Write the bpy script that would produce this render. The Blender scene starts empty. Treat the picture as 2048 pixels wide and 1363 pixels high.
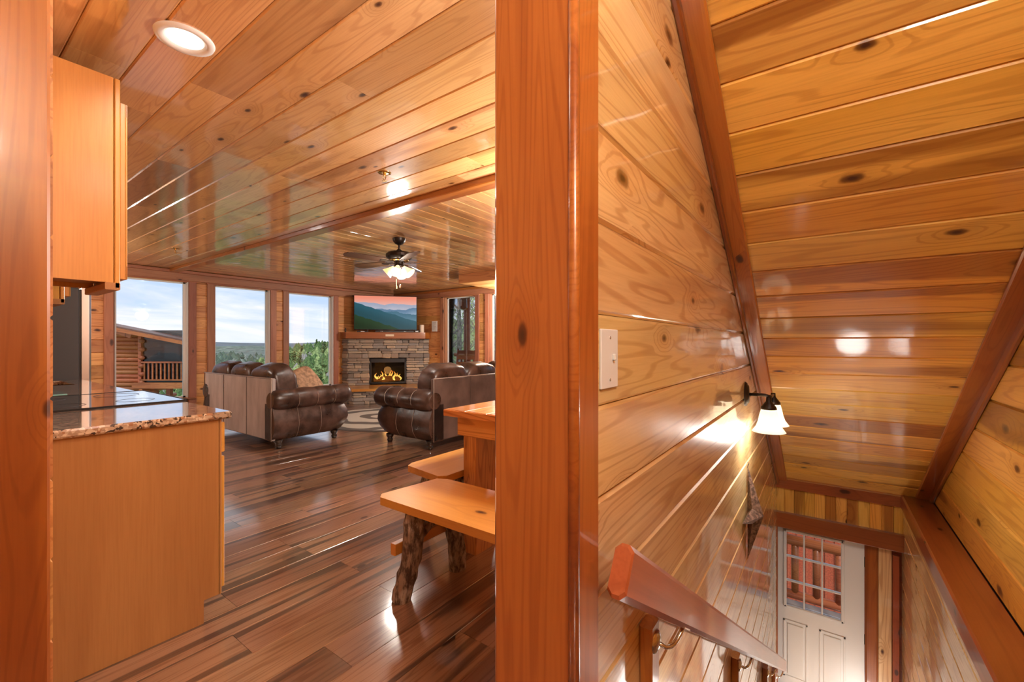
import bpy, math, random
from mathutils import Vector, Matrix, noise
random.seed(7)
R = math.radians
C = bpy.context.scene.collection
S = bpy.context.scene

# ---------------------------------------------------------------- camera
A = R(35.8)                       # the view is turned this far left of the +Y axis
F, HOR, H0 = 868.0, 687.0, 1.22   # focal length in pixels (2048 wide), horizon row, eye height
cam = bpy.data.cameras.new('camera'); co = bpy.data.objects.new('camera', cam); C.objects.link(co)
cam.sensor_width = 36; cam.lens = F / 2048 * 36; cam.shift_y = (HOR - 681.5) / 2048
cam.clip_start = 0.02; cam.clip_end = 6000
co.location = (0, 0, H0); co.rotation_euler = (R(90), 0, A)
S.camera = co
S.view_settings.view_transform = 'Standard'; S.view_settings.look = 'None'
S.view_settings.gamma = 1; S.view_settings.use_curve_mapping = False
S.view_settings.exposure = 0.0
S.cycles.max_bounces = 10; S.cycles.diffuse_bounces = 5; S.cycles.glossy_bounces = 4
S.cycles.transparent_max_bounces = 12
S.cycles.sample_clamp_indirect = 6

def at(px, py, d):
    """world point seen at a pixel, d metres along the view axis (far scenery only)"""
    r = (px - 1024) / F * d
    return Vector((r * math.cos(A) - d * math.sin(A), r * math.sin(A) + d * math.cos(A), H0 - (py - HOR) / F * d))

# ---------------------------------------------------------------- node helper
class NT:
    def __init__(s, nt): s.t = nt; nt.nodes.clear()
    def n(s, kind, ins=None, **at_):
        o = s.t.nodes.new('ShaderNode' + kind)
        for k, v in at_.items(): setattr(o, k, v)
        for k, v in (ins or {}).items():
            sk = o.inputs[k]
            if isinstance(v, bpy.types.NodeSocket): s.t.links.new(v, sk)
            else: sk.default_value = v
        return o
    def m(s, op, a, b=0.0, c=0.0, clamp=False):
        o = s.n('Math', {0: a, 1: b, 2: c}, operation=op, use_clamp=clamp); return o.outputs[0]
    def vm(s, op, a, b=(0, 0, 0)):
        return s.n('VectorMath', {0: a, 1: b}, operation=op).outputs[0]
    def mix(s, f, a, b, mode='MIX'):
        o = s.n('Mix', data_type='RGBA', blend_type=mode)
        for k, v in ((0, f), (6, a), (7, b)):
            if isinstance(v, bpy.types.NodeSocket): s.t.links.new(v, o.inputs[k])
            else: o.inputs[k].default_value = (*v, 1) if (k and len(v) == 3) else v
        return o.outputs[2]
    def ss(s, v, a, b, lo=0.0, hi=1.0):
        o = s.n('MapRange', {0: v, 1: a, 2: b, 3: lo, 4: hi}, interpolation_type='SMOOTHSTEP'); return o.outputs[0]
    def noise(s, v, scale, detail=2.0, rough=.5, dist=0.0):
        return s.n('TexNoise', {'Vector': v, 'Scale': scale, 'Detail': detail, 'Roughness': rough, 'Distortion': dist}).outputs[0]
    def out(s, sh): s.t.links.new(sh, s.n('OutputMaterial').inputs[0])

def newmat(name):
    m = bpy.data.materials.new(name); m.use_nodes = True
    return m, NT(m.node_tree)

def plain(name, col, rough=.5, metal=0.0, coat=0.0, bump=0.0, bscale=40, var=0.0, emit=None, es=0.0, spec=.5):
    m, g = newmat(name)
    P = g.n('TexCoord').outputs['Object']
    base = (*col, 1)
    nz = g.noise(P, bscale, 4)
    if var:
        base = g.mix(g.ss(nz, .3, .7), [c * (1 - var) for c in col], [min(1, c * (1 + var)) for c in col])
    ins = {'Base Color': base, 'Roughness': rough, 'Metallic': metal, 'Coat Weight': coat, 'Coat Roughness': .08, 'Specular IOR Level': spec}
    if emit: ins['Emission Color'] = (*emit, 1); ins['Emission Strength'] = es
    if bump: ins['Normal'] = g.n('Bump', {'Strength': bump, 'Distance': .004, 'Height': nz}).outputs[0]
    g.out(g.n('BsdfPrincipled', ins).outputs[0]); return m

def wood(name, light, mid, dark, heart=.5, knots=.35, rings=16, rough=.35, coat=.6, crough=.07, wav=.35, spread=.18, kn=(.05, .012, .004), line=.55, fx=.35, fy=5.0, cior=1.5, hs=(.30, 4.2)):
    """varnished wood: grain runs along the object's own X axis, the look shifts from piece to piece"""
    m, g = newmat(name)
    P0 = g.n('TexCoord').outputs['Object']
    rnd = g.n('ObjectInfo').outputs['Random']
    off = g.n('CombineXYZ', {0: g.m('MULTIPLY', rnd, 71.3), 1: g.m('MULTIPLY', rnd, 37.7), 2: g.m('MULTIPLY', rnd, 19.1)}).outputs[0]
    P = g.vm('ADD', P0, off)
    vor = g.n('TexVoronoi', {'Vector': g.vm('MULTIPLY', P, (2.4, 5.0, 1.2)), 'Scale': 1.0, 'Randomness': 1.0}, feature='F1', voronoi_dimensions='2D')
    vc = g.n('SeparateColor', {0: vor.outputs['Color']}).outputs
    gate = g.m('LESS_THAN', vc[0], knots)
    dist = g.m('ADD', g.m('MULTIPLY', vor.outputs['Distance'], g.n('MapRange', {0: vc[1], 3: .85, 4: 2.1}).outputs[0]), g.m('MULTIPLY', g.m('SUBTRACT', g.noise(P, 30, 2), .5), .06))
    knot = g.m('MULTIPLY', g.ss(dist, .13, .07), gate)
    core = g.m('MULTIPLY', g.ss(dist, .08, .02), gate)
    halo = g.m('MULTIPLY', g.ss(dist, .55, .0), gate)
    f = g.noise(g.vm('MULTIPLY', P, (fx, fy, fy)), 1.0, 2.2, .55, .3)
    f = g.m('ADD', f, g.m('MULTIPLY', halo, .16))
    ln = g.m('SINE', g.m('MULTIPLY', f, rings * 6.283))
    ln = g.ss(ln, .35, 1.0)
    fine = g.noise(g.vm('MULTIPLY', P, (5, 140, 140)), 1.0, 3, .6)
    strk = g.noise(g.vm('MULTIPLY', P, (hs[0], hs[1], hs[1])), 1.0, 1.5, .5)
    strk = g.ss(strk, .54, .60)
    tone = g.noise(g.vm('MULTIPLY', P, (.6, 2.0, 2.0)), 1.0, 2)
    c = g.mix(g.ss(tone, .3, .7), light, mid)
    c = g.mix(g.m('MULTIPLY', strk, heart), c, dark)
    c = g.mix(g.m('MULTIPLY', ln, line), c, g.mix(1.0, c, [.62, .45, .33], 'MULTIPLY'))
    c = g.mix(g.ss(fine, .35, .75, 0, .35), c, g.mix(1.0, c, [.72, .6, .5], 'MULTIPLY'))
    c = g.mix(g.m('MULTIPLY', halo, .35), c, dark)
    c = g.mix(knot, c, [x * .45 for x in dark]); c = g.mix(core, c, kn)
    r2 = g.m('FRACT', g.m('MULTIPLY', rnd, 13.37))
    c = g.n('HueSaturation', {'Hue': g.ss(g.m('FRACT', g.m('MULTIPLY', rnd, 7.77)), 0, 1, .493, .507), 'Saturation': 1.0,
                              'Value': g.n('MapRange', {0: r2, 3: 1 - spread, 4: 1 + spread}).outputs[0], 'Color': c}).outputs[0]
    hgt = g.m('ADD', g.m('MULTIPLY', g.noise(P, 2.6, 1.5), 1.0), g.m('ADD', g.m('MULTIPLY', fine, .010), g.m('MULTIPLY', knot, -.03)))
    bp = g.n('Bump', {'Strength': wav, 'Distance': .02, 'Height': hgt}).outputs[0]
    g.out(g.n('BsdfPrincipled', {'Base Color': c, 'Roughness': rough, 'Coat Weight': coat, 'Coat Roughness': crough, 'Coat IOR': cior,
                                 'Normal': bp, 'Coat Normal': bp}).outputs[0])
    return m

# ---------------------------------------------------------------- sky, sun
W = bpy.data.worlds.new('sky'); S.world = W; W.use_nodes = True
g = NT(W.node_tree)
D = g.n('TexCoord').outputs['Generated']
sx = g.n('SeparateXYZ', {0: D}).outputs
el = g.m('MAXIMUM', sx[2], 0.0)
grad = g.mix(g.ss(el, 0.0, .17), [.72, .83, .96], [.36, .58, .95])
uv = g.n('CombineXYZ', {0: g.m('DIVIDE', sx[0], g.m('ADD', el, .16)), 1: g.m('DIVIDE', sx[1], g.m('ADD', el, .16)), 2: 0.0}).outputs[0]
cl = g.noise(g.vm('MULTIPLY', uv, (.55, .30, 1)), 1.6, 6, .58, .6)
c = g.mix(g.ss(cl, .40, .66), grad, [.93, .96, 1.0])
c = g.mix(g.ss(sx[2], -.02, -.15), c, [.25, .28, .22])
bg = g.n('Background', {'Color': c, 'Strength': 1.15})
g.t.links.new(bg.outputs[0], g.n('OutputWorld').inputs[0])
sun = bpy.data.lights.new('sun', 'SUN'); so = bpy.data.objects.new('sun', sun); C.objects.link(so)
sun.energy = 1.6; sun.angle = R(6); sun.color = (1, .95, .86); so.rotation_euler = (R(38), 0, R(35))

# ---------------------------------------------------------------- mesh helpers
class MB:
    def __init__(s): s.v = []; s.f = []
    def add(s, vs, fs):
        b = len(s.v); s.v += [tuple(x) for x in vs]; s.f += [tuple(i + b for i in f) for f in fs]; return s
    def box(s, x0, x1, y0, y1, z0, z1, m=None):
        vs = [Vector((x, y, z)) for z in (z0, z1) for y in (y0, y1) for x in (x0, x1)]
        if m: vs = [m @ v for v in vs]
        return s.add(vs, [(0, 2, 3, 1), (4, 5, 7, 6), (0, 1, 5, 4), (2, 6, 7, 3), (0, 4, 6, 2), (1, 3, 7, 5)])
    def rbox(s, x0, x1, y0, y1, z0, z1, c=.006, m=None):
        """box with chamfered edges"""
        cx, cy, cz = (x0 + x1) / 2, (y0 + y1) / 2, (z0 + z1) / 2
        hx, hy, hz = abs(x1 - x0) / 2, abs(y1 - y0) / 2, abs(z1 - z0) / 2
        c = min(c, hx * .45, hy * .45, hz * .45)
        vs = []; idx = {}
        for sx_ in (-1, 1):
            for sy in (-1, 1):
                for sz in (-1, 1):
                    for a in range(3):
                        p = [hx - c, hy - c, hz - c]; p[a] = (hx, hy, hz)[a]
                        idx[(sx_, sy, sz, a)] = len(vs)
                        vs.append(Vector((cx + sx_ * p[0], cy + sy * p[1], cz + sz * p[2])))
        fs = []
        def q(lst, nrm):
            a, b, c_ = vs[lst[0]], vs[lst[1]], vs[lst[2]]
            if (b - a).cross(c_ - a).dot(Vector(nrm)) < 0: lst = lst[::-1]
            fs.append(tuple(lst))
        for a in range(3):
            for sg in (-1, 1):
                o = [i for i in range(3) if i != a]; l = []
                for u, w in ((-1, -1), (1, -1), (1, 1), (-1, 1)):
                    k = [0, 0, 0]; k[a] = sg; k[o[0]] = u; k[o[1]] = w; l.append(idx[(*k, a)])
                nn = [0, 0, 0]; nn[a] = sg; q(l, nn)
        for a in range(3):       # edges along axis a
            o = [i for i in range(3) if i != a]
            for u in (-1, 1):
                for w in (-1, 1):
                    l = []
                    for e, fa in ((-1, o[0]), (1, o[0]), (1, o[1]), (-1, o[1])):
                        k = [0, 0, 0]; k[a] = e; k[o[0]] = u; k[o[1]] = w; l.append(idx[(*k, fa)])
                    nn = [0, 0, 0]; nn[o[0]] = u; nn[o[1]] = w; q(l, nn)
        for sx_ in (-1, 1):
            for sy in (-1, 1):
                for sz in (-1, 1): q([idx[(sx_, sy, sz, a)] for a in range(3)], (sx_, sy, sz))
        if m: vs = [m @ v for v in vs]
        return s.add(vs, fs)
    def tube(s, pts, rad, n=12, cap=True, wob=0.0, sq=1.0):
        pts = [Vector(p) for p in pts]
        if not hasattr(rad, '__len__'): rad = [rad] * len(pts)
        vs = []; ref = None
        for i, p in enumerate(pts):
            t = (pts[min(i + 1, len(pts) - 1)] - pts[max(i - 1, 0)]).normalized()
            if ref is None: ref = t.orthogonal().normalized()
            ref = (ref - t * ref.dot(t)).normalized(); b = t.cross(ref)
            for k in range(n):
                a = 2 * math.pi * k / n; rr = rad[i]
                if wob: rr *= 1 + wob * noise.noise(Vector((math.cos(a) * 2, math.sin(a) * 2, i * .7)) + p * 3) + wob * .5 * random.uniform(-1, 1)
                vs.append(p + ref * math.cos(a) * rr + b * math.sin(a) * rr * sq)
        fs = [(i * n + k, i * n + (k + 1) % n, (i + 1) * n + (k + 1) % n, (i + 1) * n + k) for i in range(len(pts) - 1) for k in range(n)]
        if cap: fs += [tuple(range(n))[::-1], tuple((len(pts) - 1) * n + k for k in range(n))]
        return s.add(vs, fs)
    def lathe(s, prof, c=(0, 0, 0), n=24, m=None):
        vs = []
        for r, z in prof:
            for k in range(n):
                a = 2 * math.pi * k / n; v = Vector((r * math.cos(a), r * math.sin(a), z))
                vs.append((m @ v if m else v) + Vector(c))
        fs = [(i * n + k, i * n + (k + 1) % n, (i + 1) * n + (k + 1) % n, (i + 1) * n + k) for i in range(len(prof) - 1) for k in range(n)]
        return s.add(vs, fs)
    def prism(s, poly, z0, z1, m=None):
        n = len(poly); vs = [Vector((x, y, z0)) for x, y in poly] + [Vector((x, y, z1)) for x, y in poly]
        if m: vs = [m @ v for v in vs]
        return s.add(vs, [tuple(range(n))[::-1], tuple(range(n, 2 * n))] + [(i, (i + 1) % n, n + (i + 1) % n, n + i) for i in range(n)])
    def cushion(s, cx, cy, cz, hx, hy, hz, e=.35, nu=28, nv=14, wr=.0, m=None, seed=0):
        def p(c_, ex): return math.copysign(abs(c_) ** ex, c_)
        vs = []
        for i in range(nv + 1):
            th = -math.pi / 2 + math.pi * i / nv
            for k in range(nu):
                ph = 2 * math.pi * k / nu
                v = Vector((hx * p(math.cos(th), .5) * p(math.cos(ph), e), hy * p(math.cos(th), .5) * p(math.sin(ph), e), hz * p(math.sin(th), .75)))
                if wr: v *= 1 + wr * noise.noise(v * 9 + Vector((seed * 3.1, seed, 0)))
                v += Vector((cx, cy, cz)); vs.append(m @ v if m else v)
        fs = [(i * nu + k, i * nu + (k + 1) % nu, (i + 1) * nu + (k + 1) % nu, (i + 1) * nu + k) for i in range(nv) for k in range(nu)]
        return s.add(vs, fs)

def put(o, parent=None):
    C.objects.link(o)
    if parent: o.parent = parent
    return o
def obj(name, mb, mat, parent=None, smooth=False, loc=None, kind=None, label=None):
    me = bpy.data.meshes.new(name); me.from_pydata(mb.v, [], mb.f); me.update()
    if smooth: me.shade_smooth() if smooth is True else me.polygons.foreach_set('use_smooth', [True] * len(me.polygons))
    me.materials.append(mat)
    o = put(bpy.data.objects.new(name, me), parent)
    if smooth == 'auto':
        try: me.set_sharp_from_angle(angle=R(35))
        except Exception: pass
    if loc: o.location = loc
    if kind: o['kind'] = kind
    if label: o['label'] = label
    return o
def thing(name, label, cat, loc=(0, 0, 0), rz=0.0, group=None):
    o = put(bpy.data.objects.new(name, None)); o.empty_display_size = .1
    o.location = loc; o.rotation_euler = (0, 0, rz); o['label'] = label; o['category'] = cat
    if group: o['group'] = group
    return o
def tag(o, label, cat, group=None):
    o['label'] = label; o['category'] = cat
    if group: o['group'] = group
    return o
def struct(name, loc=(0, 0, 0)):
    o = put(bpy.data.objects.new(name, None)); o.location = loc; o['kind'] = 'structure'; return o
def dup(root, loc=None, rz=None, label=None):
    r = root.copy(); C.objects.link(r)
    if loc is not None: r.location = loc
    if rz is not None: r.rotation_euler = (0, 0, rz)
    if label: r['label'] = label
    for ch in root.children:
        c_ = ch.copy(); C.objects.link(c_); c_.parent = r
        for q in ch.children:
            d_ = q.copy(); C.objects.link(d_); d_.parent = c_
    return r

def under(o, p):
    """make o a sub-part of p without moving it"""
    bpy.context.view_layer.update() if False else None
    o.parent = p; o.matrix_parent_inverse = p.matrix_basis.inverted(); return o
_bc = {}
def bmesh_board(name, e0, e1, Wd, T, mat, c, bar):
    key = (name, round(e0[0], 3), round(e0[1], 3), round(e1[0], 3), round(e1[1], 3), round(Wd, 4), round(T, 4), mat.name, c, bar)
    if key in _bc: return _bc[key]
    h = Wd / 2
    if bar: pr = [(-h, c), (-h + c, 0), (h - c, 0), (h, c), (h, T - c), (h - c, T), (-h + c, T), (-h, T - c)]
    else: pr = [(-h, 0), (h, 0), (h, T - c), (h - c, T), (-h + c, T), (-h, T - c)]
    n = len(pr); vs = []
    for e in (e0, e1):
        for y, z in pr:
            k = (y + h) / Wd; vs.append((e[0] * (1 - k) + e[1] * k, y, z))
    fs = [tuple(range(n))[::-1], tuple(range(n, 2 * n))] + [(i, (i + 1) % n, n + (i + 1) % n, n + i) for i in range(n)]
    me = bpy.data.meshes.new(name); me.from_pydata(vs, [], fs); me.update(); me.materials.append(mat)
    _bc[key] = me; return me
def board(name, c, u, n, L, Wd, T, mat, parent=None, ch=.004, bar=False, e0=None, e1=None):
    """board with its back face centred on c, length along u, facing n; e0/e1 slant the ends"""
    u = Vector(u).normalized(); n = Vector(n).normalized(); v = n.cross(u)
    me = bmesh_board(name, e0 or (-L / 2, -L / 2), e1 or (L / 2, L / 2), Wd, T, mat, ch, bar)
    o = put(bpy.data.objects.new(name, me), parent)
    m = Matrix((u, v, n)).transposed().to_4x4(); m.translation = Vector(c); o.matrix_basis = m
    return o

# ---------------------------------------------------------------- materials
pine = wood('varnished_pine', [.80, .50, .22], [.70, .40, .14], [.36, .165, .045], heart=.6, knots=.32, cior=2.2, coat=1.0, rings=26, line=.35)
pine_stair = wood('honey_pine', [.86, .50, .115], [.76, .38, .055], [.36, .14, .018], heart=.85, knots=.27, rings=17, spread=.14, line=.45)
pine_wall = wood('wall_pine', [.90, .68, .36], [.85, .58, .25], [.60, .31, .10], heart=.4, knots=.22, cior=1.8, coat=1.0, rings=20, spread=.1, line=.55)
logw = wood('living_wall_pine', [.70, .36, .13], [.60, .27, .08], [.34, .12, .03], knots=.45, coat=.0, rough=.5, heart=.4)
trim = wood('red_stained_trim', [.46, .155, .028], [.33, .085, .014], [.20, .038, .007], knots=.2, heart=.6, rings=22, wav=.15, line=.35, spread=.08)
trimd = wood('dark_stained_trim', [.34, .085, .022], [.26, .058, .014], [.13, .026, .008], knots=.3, heart=.5, rings=9, wav=.2, line=.3)
casing = wood('window_casing_wood', [.42, .17, .085], [.34, .125, .06], [.2, .07, .035], knots=.3, heart=.4, rings=9, wav=.15, line=.3, coat=.0, rough=.5)
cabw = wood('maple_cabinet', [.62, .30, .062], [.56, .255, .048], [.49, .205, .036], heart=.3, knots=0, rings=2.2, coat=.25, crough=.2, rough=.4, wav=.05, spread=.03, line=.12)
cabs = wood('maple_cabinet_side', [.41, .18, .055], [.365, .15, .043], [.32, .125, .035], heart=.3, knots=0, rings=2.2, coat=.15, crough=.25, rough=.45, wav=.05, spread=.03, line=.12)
floorw = wood('dark_laminate_floor', [.36, .205, .12], [.205, .105, .062], [.055, .029, .02], heart=.85, knots=.14, rings=9, rough=.3, coat=1, crough=.13, wav=.14, spread=.24, line=.7, fx=.6, fy=16, cior=2.0, hs=(.6, 15))
benchw = wood('golden_bench_wood', [.62, .27, .055], [.55, .21, .035], [.44, .15, .022], heart=.3, knots=.08, rings=6, wav=.08, line=.3, spread=.04)
tablew = wood('fir_table_wood', [.66, .27, .07], [.58, .21, .05], [.34, .10, .02], heart=.5, knots=.25, rings=26, wav=.08, line=.75, spread=.08)
railw = wood('cherry_rail_wood', [.47, .15, .05], [.40, .11, .035], [.28, .06, .02], heart=.3, knots=.05, rings=6, wav=.06, line=.3)
logext = wood('exterior_log', [.55, .17, .05], [.46, .12, .035], [.3, .07, .02], coat=.1, rough=.5, knots=.1)
darkgap = plain('dark_backing', (.05, .018, .008), .8)
def barkm():
    m, g = newmat('hickory_bark'); P = g.n('TexCoord').outputs['Object']
    n1 = g.noise(g.vm('MULTIPLY', P, (42, 42, 14)), 1, 4, .65); n2 = g.noise(P, 7, 3)
    c = g.mix(g.ss(n1, .38, .62), [.055, .03, .02], [.30, .21, .155]); c = g.mix(g.ss(n2, .5, .65), c, g.mix(g.ss(n1, .4, .6), [.10, .06, .04], [.46, .38, .32]))
    b = g.n('Bump', {'Strength': 1.0, 'Distance': .012, 'Height': n1}).outputs[0]
    g.out(g.n('BsdfPrincipled', {'Base Color': c, 'Roughness': .7, 'Normal': b}).outputs[0]); return m
bark = barkm()
white = plain('white_paint', (.80, .81, .80), .35)
vinyl = plain('white_vinyl', (.75, .74, .70), .4)
black = plain('black_plastic', (.012, .012, .014), .35)
bglass = plain('black_glass', (.012, .012, .014), .05, coat=1)
bronze = plain('oiled_bronze', (.035, .026, .022), .35, metal=.6)
pewter = plain('aged_pewter', (.16, .13, .11), .38, metal=.8)
steel = plain('brushed_steel', (.58, .57, .56), .28, metal=1)
nickel = plain('satin_nickel', (.75, .74, .72), .22, metal=1)
brass = plain('polished_brass', (.75, .52, .2), .2, metal=1)
fridge_side = plain('graphite_fridge_side', (.055, .055, .06), .5)
rust = plain('rusty_tin', (.20, .13, .10), .42, metal=.55, var=.6, bump=.5, bscale=60)
foot = plain('dark_turned_wood', (.014, .010, .009), .15, coat=1)
candlew = plain('candle_wax', (.75, .62, .48), .6)
grey_stone = []
for i, cc in enumerate([(.20, .155, .12), (.27, .21, .155), (.15, .125, .105), (.33, .255, .18), (.22, .19, .165)]):
    grey_stone.append(plain('ledge_stone_%s' % 'abcde'[i], tuple(q * 1.35 for q in cc), .75, bump=.9, bscale=28, var=.35))
mortar = plain('stone_mortar', (.05, .042, .036), .9)

def granite():
    m, g = newmat('speckled_granite'); P = g.n('TexCoord').outputs['Object']
    v = g.n('TexVoronoi', {'Vector': g.vm('ADD', P, g.n('Combine' + 'XYZ', {0: g.m('MULTIPLY', g.noise(P, 60, 3), .03), 1: g.m('MULTIPLY', g.noise(P, 50, 3), .03)}).outputs[0]), 'Scale': 95.0}).outputs['Color']
    r = g.n('SeparateColor', {0: v}).outputs
    c = g.mix(g.ss(r[0], .2, .8), [.36, .235, .15], [.60, .45, .31])
    c = g.mix(g.m('GREATER_THAN', r[1], .80), c, [.05, .035, .028])
    c = g.mix(g.m('GREATER_THAN', r[2], .88), c, [.34, .16, .08])
    c = g.mix(g.ss(g.noise(P, 9, 3), .52, .7, 0, .5), c, [.14, .085, .055])
    g.out(g.n('BsdfPrincipled', {'Base Color': c, 'Roughness': .12, 'Coat Weight': 1, 'Coat Roughness': .03}).outputs[0]); return m
granite = granite()

def leather():
    m, g = newmat('worn_brown_leather'); P = g.n('TexCoord').outputs['Object']
    n1 = g.noise(P, 5, 6, .65); n2 = g.noise(P, 170, 2)
    c = g.mix(g.ss(n1, .35, .72), [.030, .014, .010], [.105, .056, .042])
    b = g.n('Bump', {'Strength': .35, 'Distance': .006, 'Height': g.m('ADD', g.noise(P, 13, 4), g.m('MULTIPLY', n2, .12))}).outputs[0]
    g.out(g.n('BsdfPrincipled', {'Base Color': c, 'Roughness': g.ss(n1, .3, .7, .26, .42), 'Normal': b, 'Specular IOR Level': .6}).outputs[0]); return m
leather = leather()
def lit_back_leather():
    m, g = newmat('lit_sofa_back_leather'); P = g.n('TexCoord').outputs['Object']
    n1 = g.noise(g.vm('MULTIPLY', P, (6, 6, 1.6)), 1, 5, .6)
    c = g.mix(g.ss(n1, .3, .7), [.38, .335, .32], [.56, .50, .48])  # window light on the left sofa's back is put into this pale colour
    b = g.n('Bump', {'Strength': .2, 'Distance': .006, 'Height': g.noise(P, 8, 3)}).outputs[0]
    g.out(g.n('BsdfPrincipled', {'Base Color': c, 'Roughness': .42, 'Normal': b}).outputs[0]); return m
back_lit = lit_back_leather()
back_shaded = plain('shaded_sofa_back_leather', (.095, .062, .052), .42, var=.35, bscale=4)  # shaded copy of the back leather, for the sofa turned from the light
piping = plain('pale_worn_piping', (.34, .26, .21), .4)

def glass(name='window_glass', tint=(1, 1, 1), base=.0):
    m, g = newmat(name)
    fr = g.n('Fresnel', {'IOR': 1.45}).outputs[0]
    sh = g.n('MixShader', {0: g.m('MULTIPLY', fr, 1.0), 1: g.n('BsdfTransparent', {0: (*tint, 1)}).outputs[0], 2: g.n('BsdfGlossy', {'Roughness': .02}).outputs[0]})
    g.out(sh.outputs[0]); return m
pane_m = glass()
tint_m = glass('smoked_fire_glass', (.75, .75, .75))
screen_m = glass('insect_screen', (.25, .26, .26))

def emis(name, col, s):
    m, g = newmat(name); g.out(g.n('Emission', {0: (*col, 1), 1: s}).outputs[0]); return m
lens_m = emis('lit_lamp_lens', (1, .93, .78), 3.0)
bulb_m = emis('lit_bulb', (1, .88, .68), 7)
def shade_mat(name, col, s, es):
    m, g = newmat(name)
    a = g.n('AddShader', {0: g.n('MixShader', {0: .5, 1: g.n('BsdfDiffuse', {0: (.85, .82, .76, 1)}).outputs[0], 2: g.n('BsdfTranslucent', {0: (.9, .85, .75, 1)}).outputs[0]}).outputs[0],
                          1: g.n('Emission', {0: (*col, 1), 1: es}).outputs[0]})
    g.out(a.outputs[0]); return m
shade_white = shade_mat('frosted_lamp_glass', (1, .86, .62), 0, .35)
shade_amber = shade_mat('amber_lamp_glass', (1, .62, .18), 0, .55)

def lamp(name, loc, watts, rad=.05, col=(1, .96, .90), parent=None, spot=None, size=None):
    l = bpy.data.lights.new(name, 'SPOT' if spot else 'POINT'); l.energy = watts; l.shadow_soft_size = rad; l.color = col
    if spot: l.spot_size = R(spot); l.spot_blend = .6
    o = put(bpy.data.objects.new(name, l), parent); o.location = loc; return o

# ================================================================ ROOM SHELL
HC = 2.44; XW = -8.70; YB = 7.05; YK = .20; XS = -.38; XR = .70; XL = .54; YD = 5.05; ZL = -2.50
P_ = .193
def ceil_z(y): return 2.29 - .675 * (y - 1.39)
def ceil_y(z): return 1.39 + (2.29 - z) / .675

# floor ---------------------------------------------------------
floor = obj('floor', MB().box(XW - .1, -.5, YK - .1, YB + .1, -.14, -.013).box(-1.6, XR, -1.7, YK - .1, -.14, -.013).box(-.5, XR, YK - .1, 1.05, -.14, -.013), floorw, kind='structure')
fp = .19; FL = 1.32
rows = int((-.5 - XW) / fp) + 1
for i in range(rows):
    x = -.5 - fp * (i + .5)
    y = YK - .06 - random.random() * FL
    while y < YB:
        a, b = max(y, YK - .06), min(y + FL, YB)
        if b - a > .1 and not (b < 1.0 and x > -1.2):
            board('plank', (x, (a + b) / 2, -.012), (0, 1, 0), (0, 0, 1), b - a - .0015, fp - .0012, .012, floorw, floor, ch=.0012)
        y += FL
# ceiling --------------------------------------------------------
cz = HC + .02
ceil = obj('ceiling', MB().box(XW - .15, XR + .15, -1.75, YB + .15, cz, cz + .12), darkgap, kind='structure')
YBm = 2.46
k = 0; y = .762 - .194 * 11
while y < YBm + .02:
    lens = [-.5 + 1.25 if y + .1 < 1.10 else -.5, None]
    x1 = XR if y + .1 < 1.12 else -.5
    cuts = [x1]
    x = x1 - random.uniform(.9, 4.2)
    while x > XW + .8: cuts.append(x); x -= random.uniform(2.6, 4.6)
    cuts.append(XW)
    for a, b in zip(cuts, cuts[1:]):
        board('plank', ((a + b) / 2, y + .097, cz), (1, 0, 0), (0, 0, -1), a - b - .002, .194 - .001, .02, pine, ceil, ch=.0065)
    y += .194
x = XW
while x < -.5:
    w = min(.15, -.5 - x)
    if w < .03: break
    ys = [2.58]; q = 2.58 + random.uniform(.9, 3.6)
    while q < YB - .6: ys.append(q); q += random.uniform(1.8, 3.6)
    ys.append(YB)
    for a, b in zip(ys, ys[1:]):
        board('plank', (x + w / 2, (a + b) / 2, cz), (0, 1, 0), (0, 0, -1), b - a - .002, w - .001, .02, pine, ceil, ch=.0055)
    x += .15
def boards(name, specs, mat):
    """a run of trim: each spec is c,u,n,L,W,T"""
    o = struct(name)
    for s_ in specs: board('trim_board', *s_[:6], s_[6] if len(s_) > 6 else mat, o, ch=.006, bar=True)
    return o
boards('trim_1', [((-4.60, 2.52, HC + .002), (1, 0, 0), (0, 0, -1), 8.2, .13, .05)], trim)          # between the two ceilings
# kitchen ceiling and window-wall crown
boards('trim_2', [((XW + .02, 3.62, 2.355), (0, 1, 0), (1, 0, 0), 6.86, .17, .035, casing), ((XW + .05, 3.62, HC - .03), (0, 1, 0), (1, 0, 0), 6.86, .05, .05, casing)], casing)
boards('trim_3', [((-4.6, YB - .02, 2.355), (1, 0, 0), (0, -1, 0), 8.2, .17, .035, casing), ((-4.6, YB - .05, HC - .04), (1, 0, 0), (0, -1, 0), 8.2, .05, .05, trim)], casing)
o = struct('trim_4')                                                                                # boxed soffit by the back wall
board('trim_board', (-2.88, 5.70, 2.365), (1, 0, 0), (0, -1, 0), 4.76, .15, .02, logw, o, bar=True)
board('trim_board', (-2.88, 6.36, 2.30), (1, 0, 0), (0, 0, -1), 4.76, 1.34, .015, logw, o, bar=True)
board('trim_board', (-5.25, 6.36, 2.365), (0, -1, 0), (-1, 0, 0), 1.34, .15, .02, logw, o, bar=True)

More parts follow.
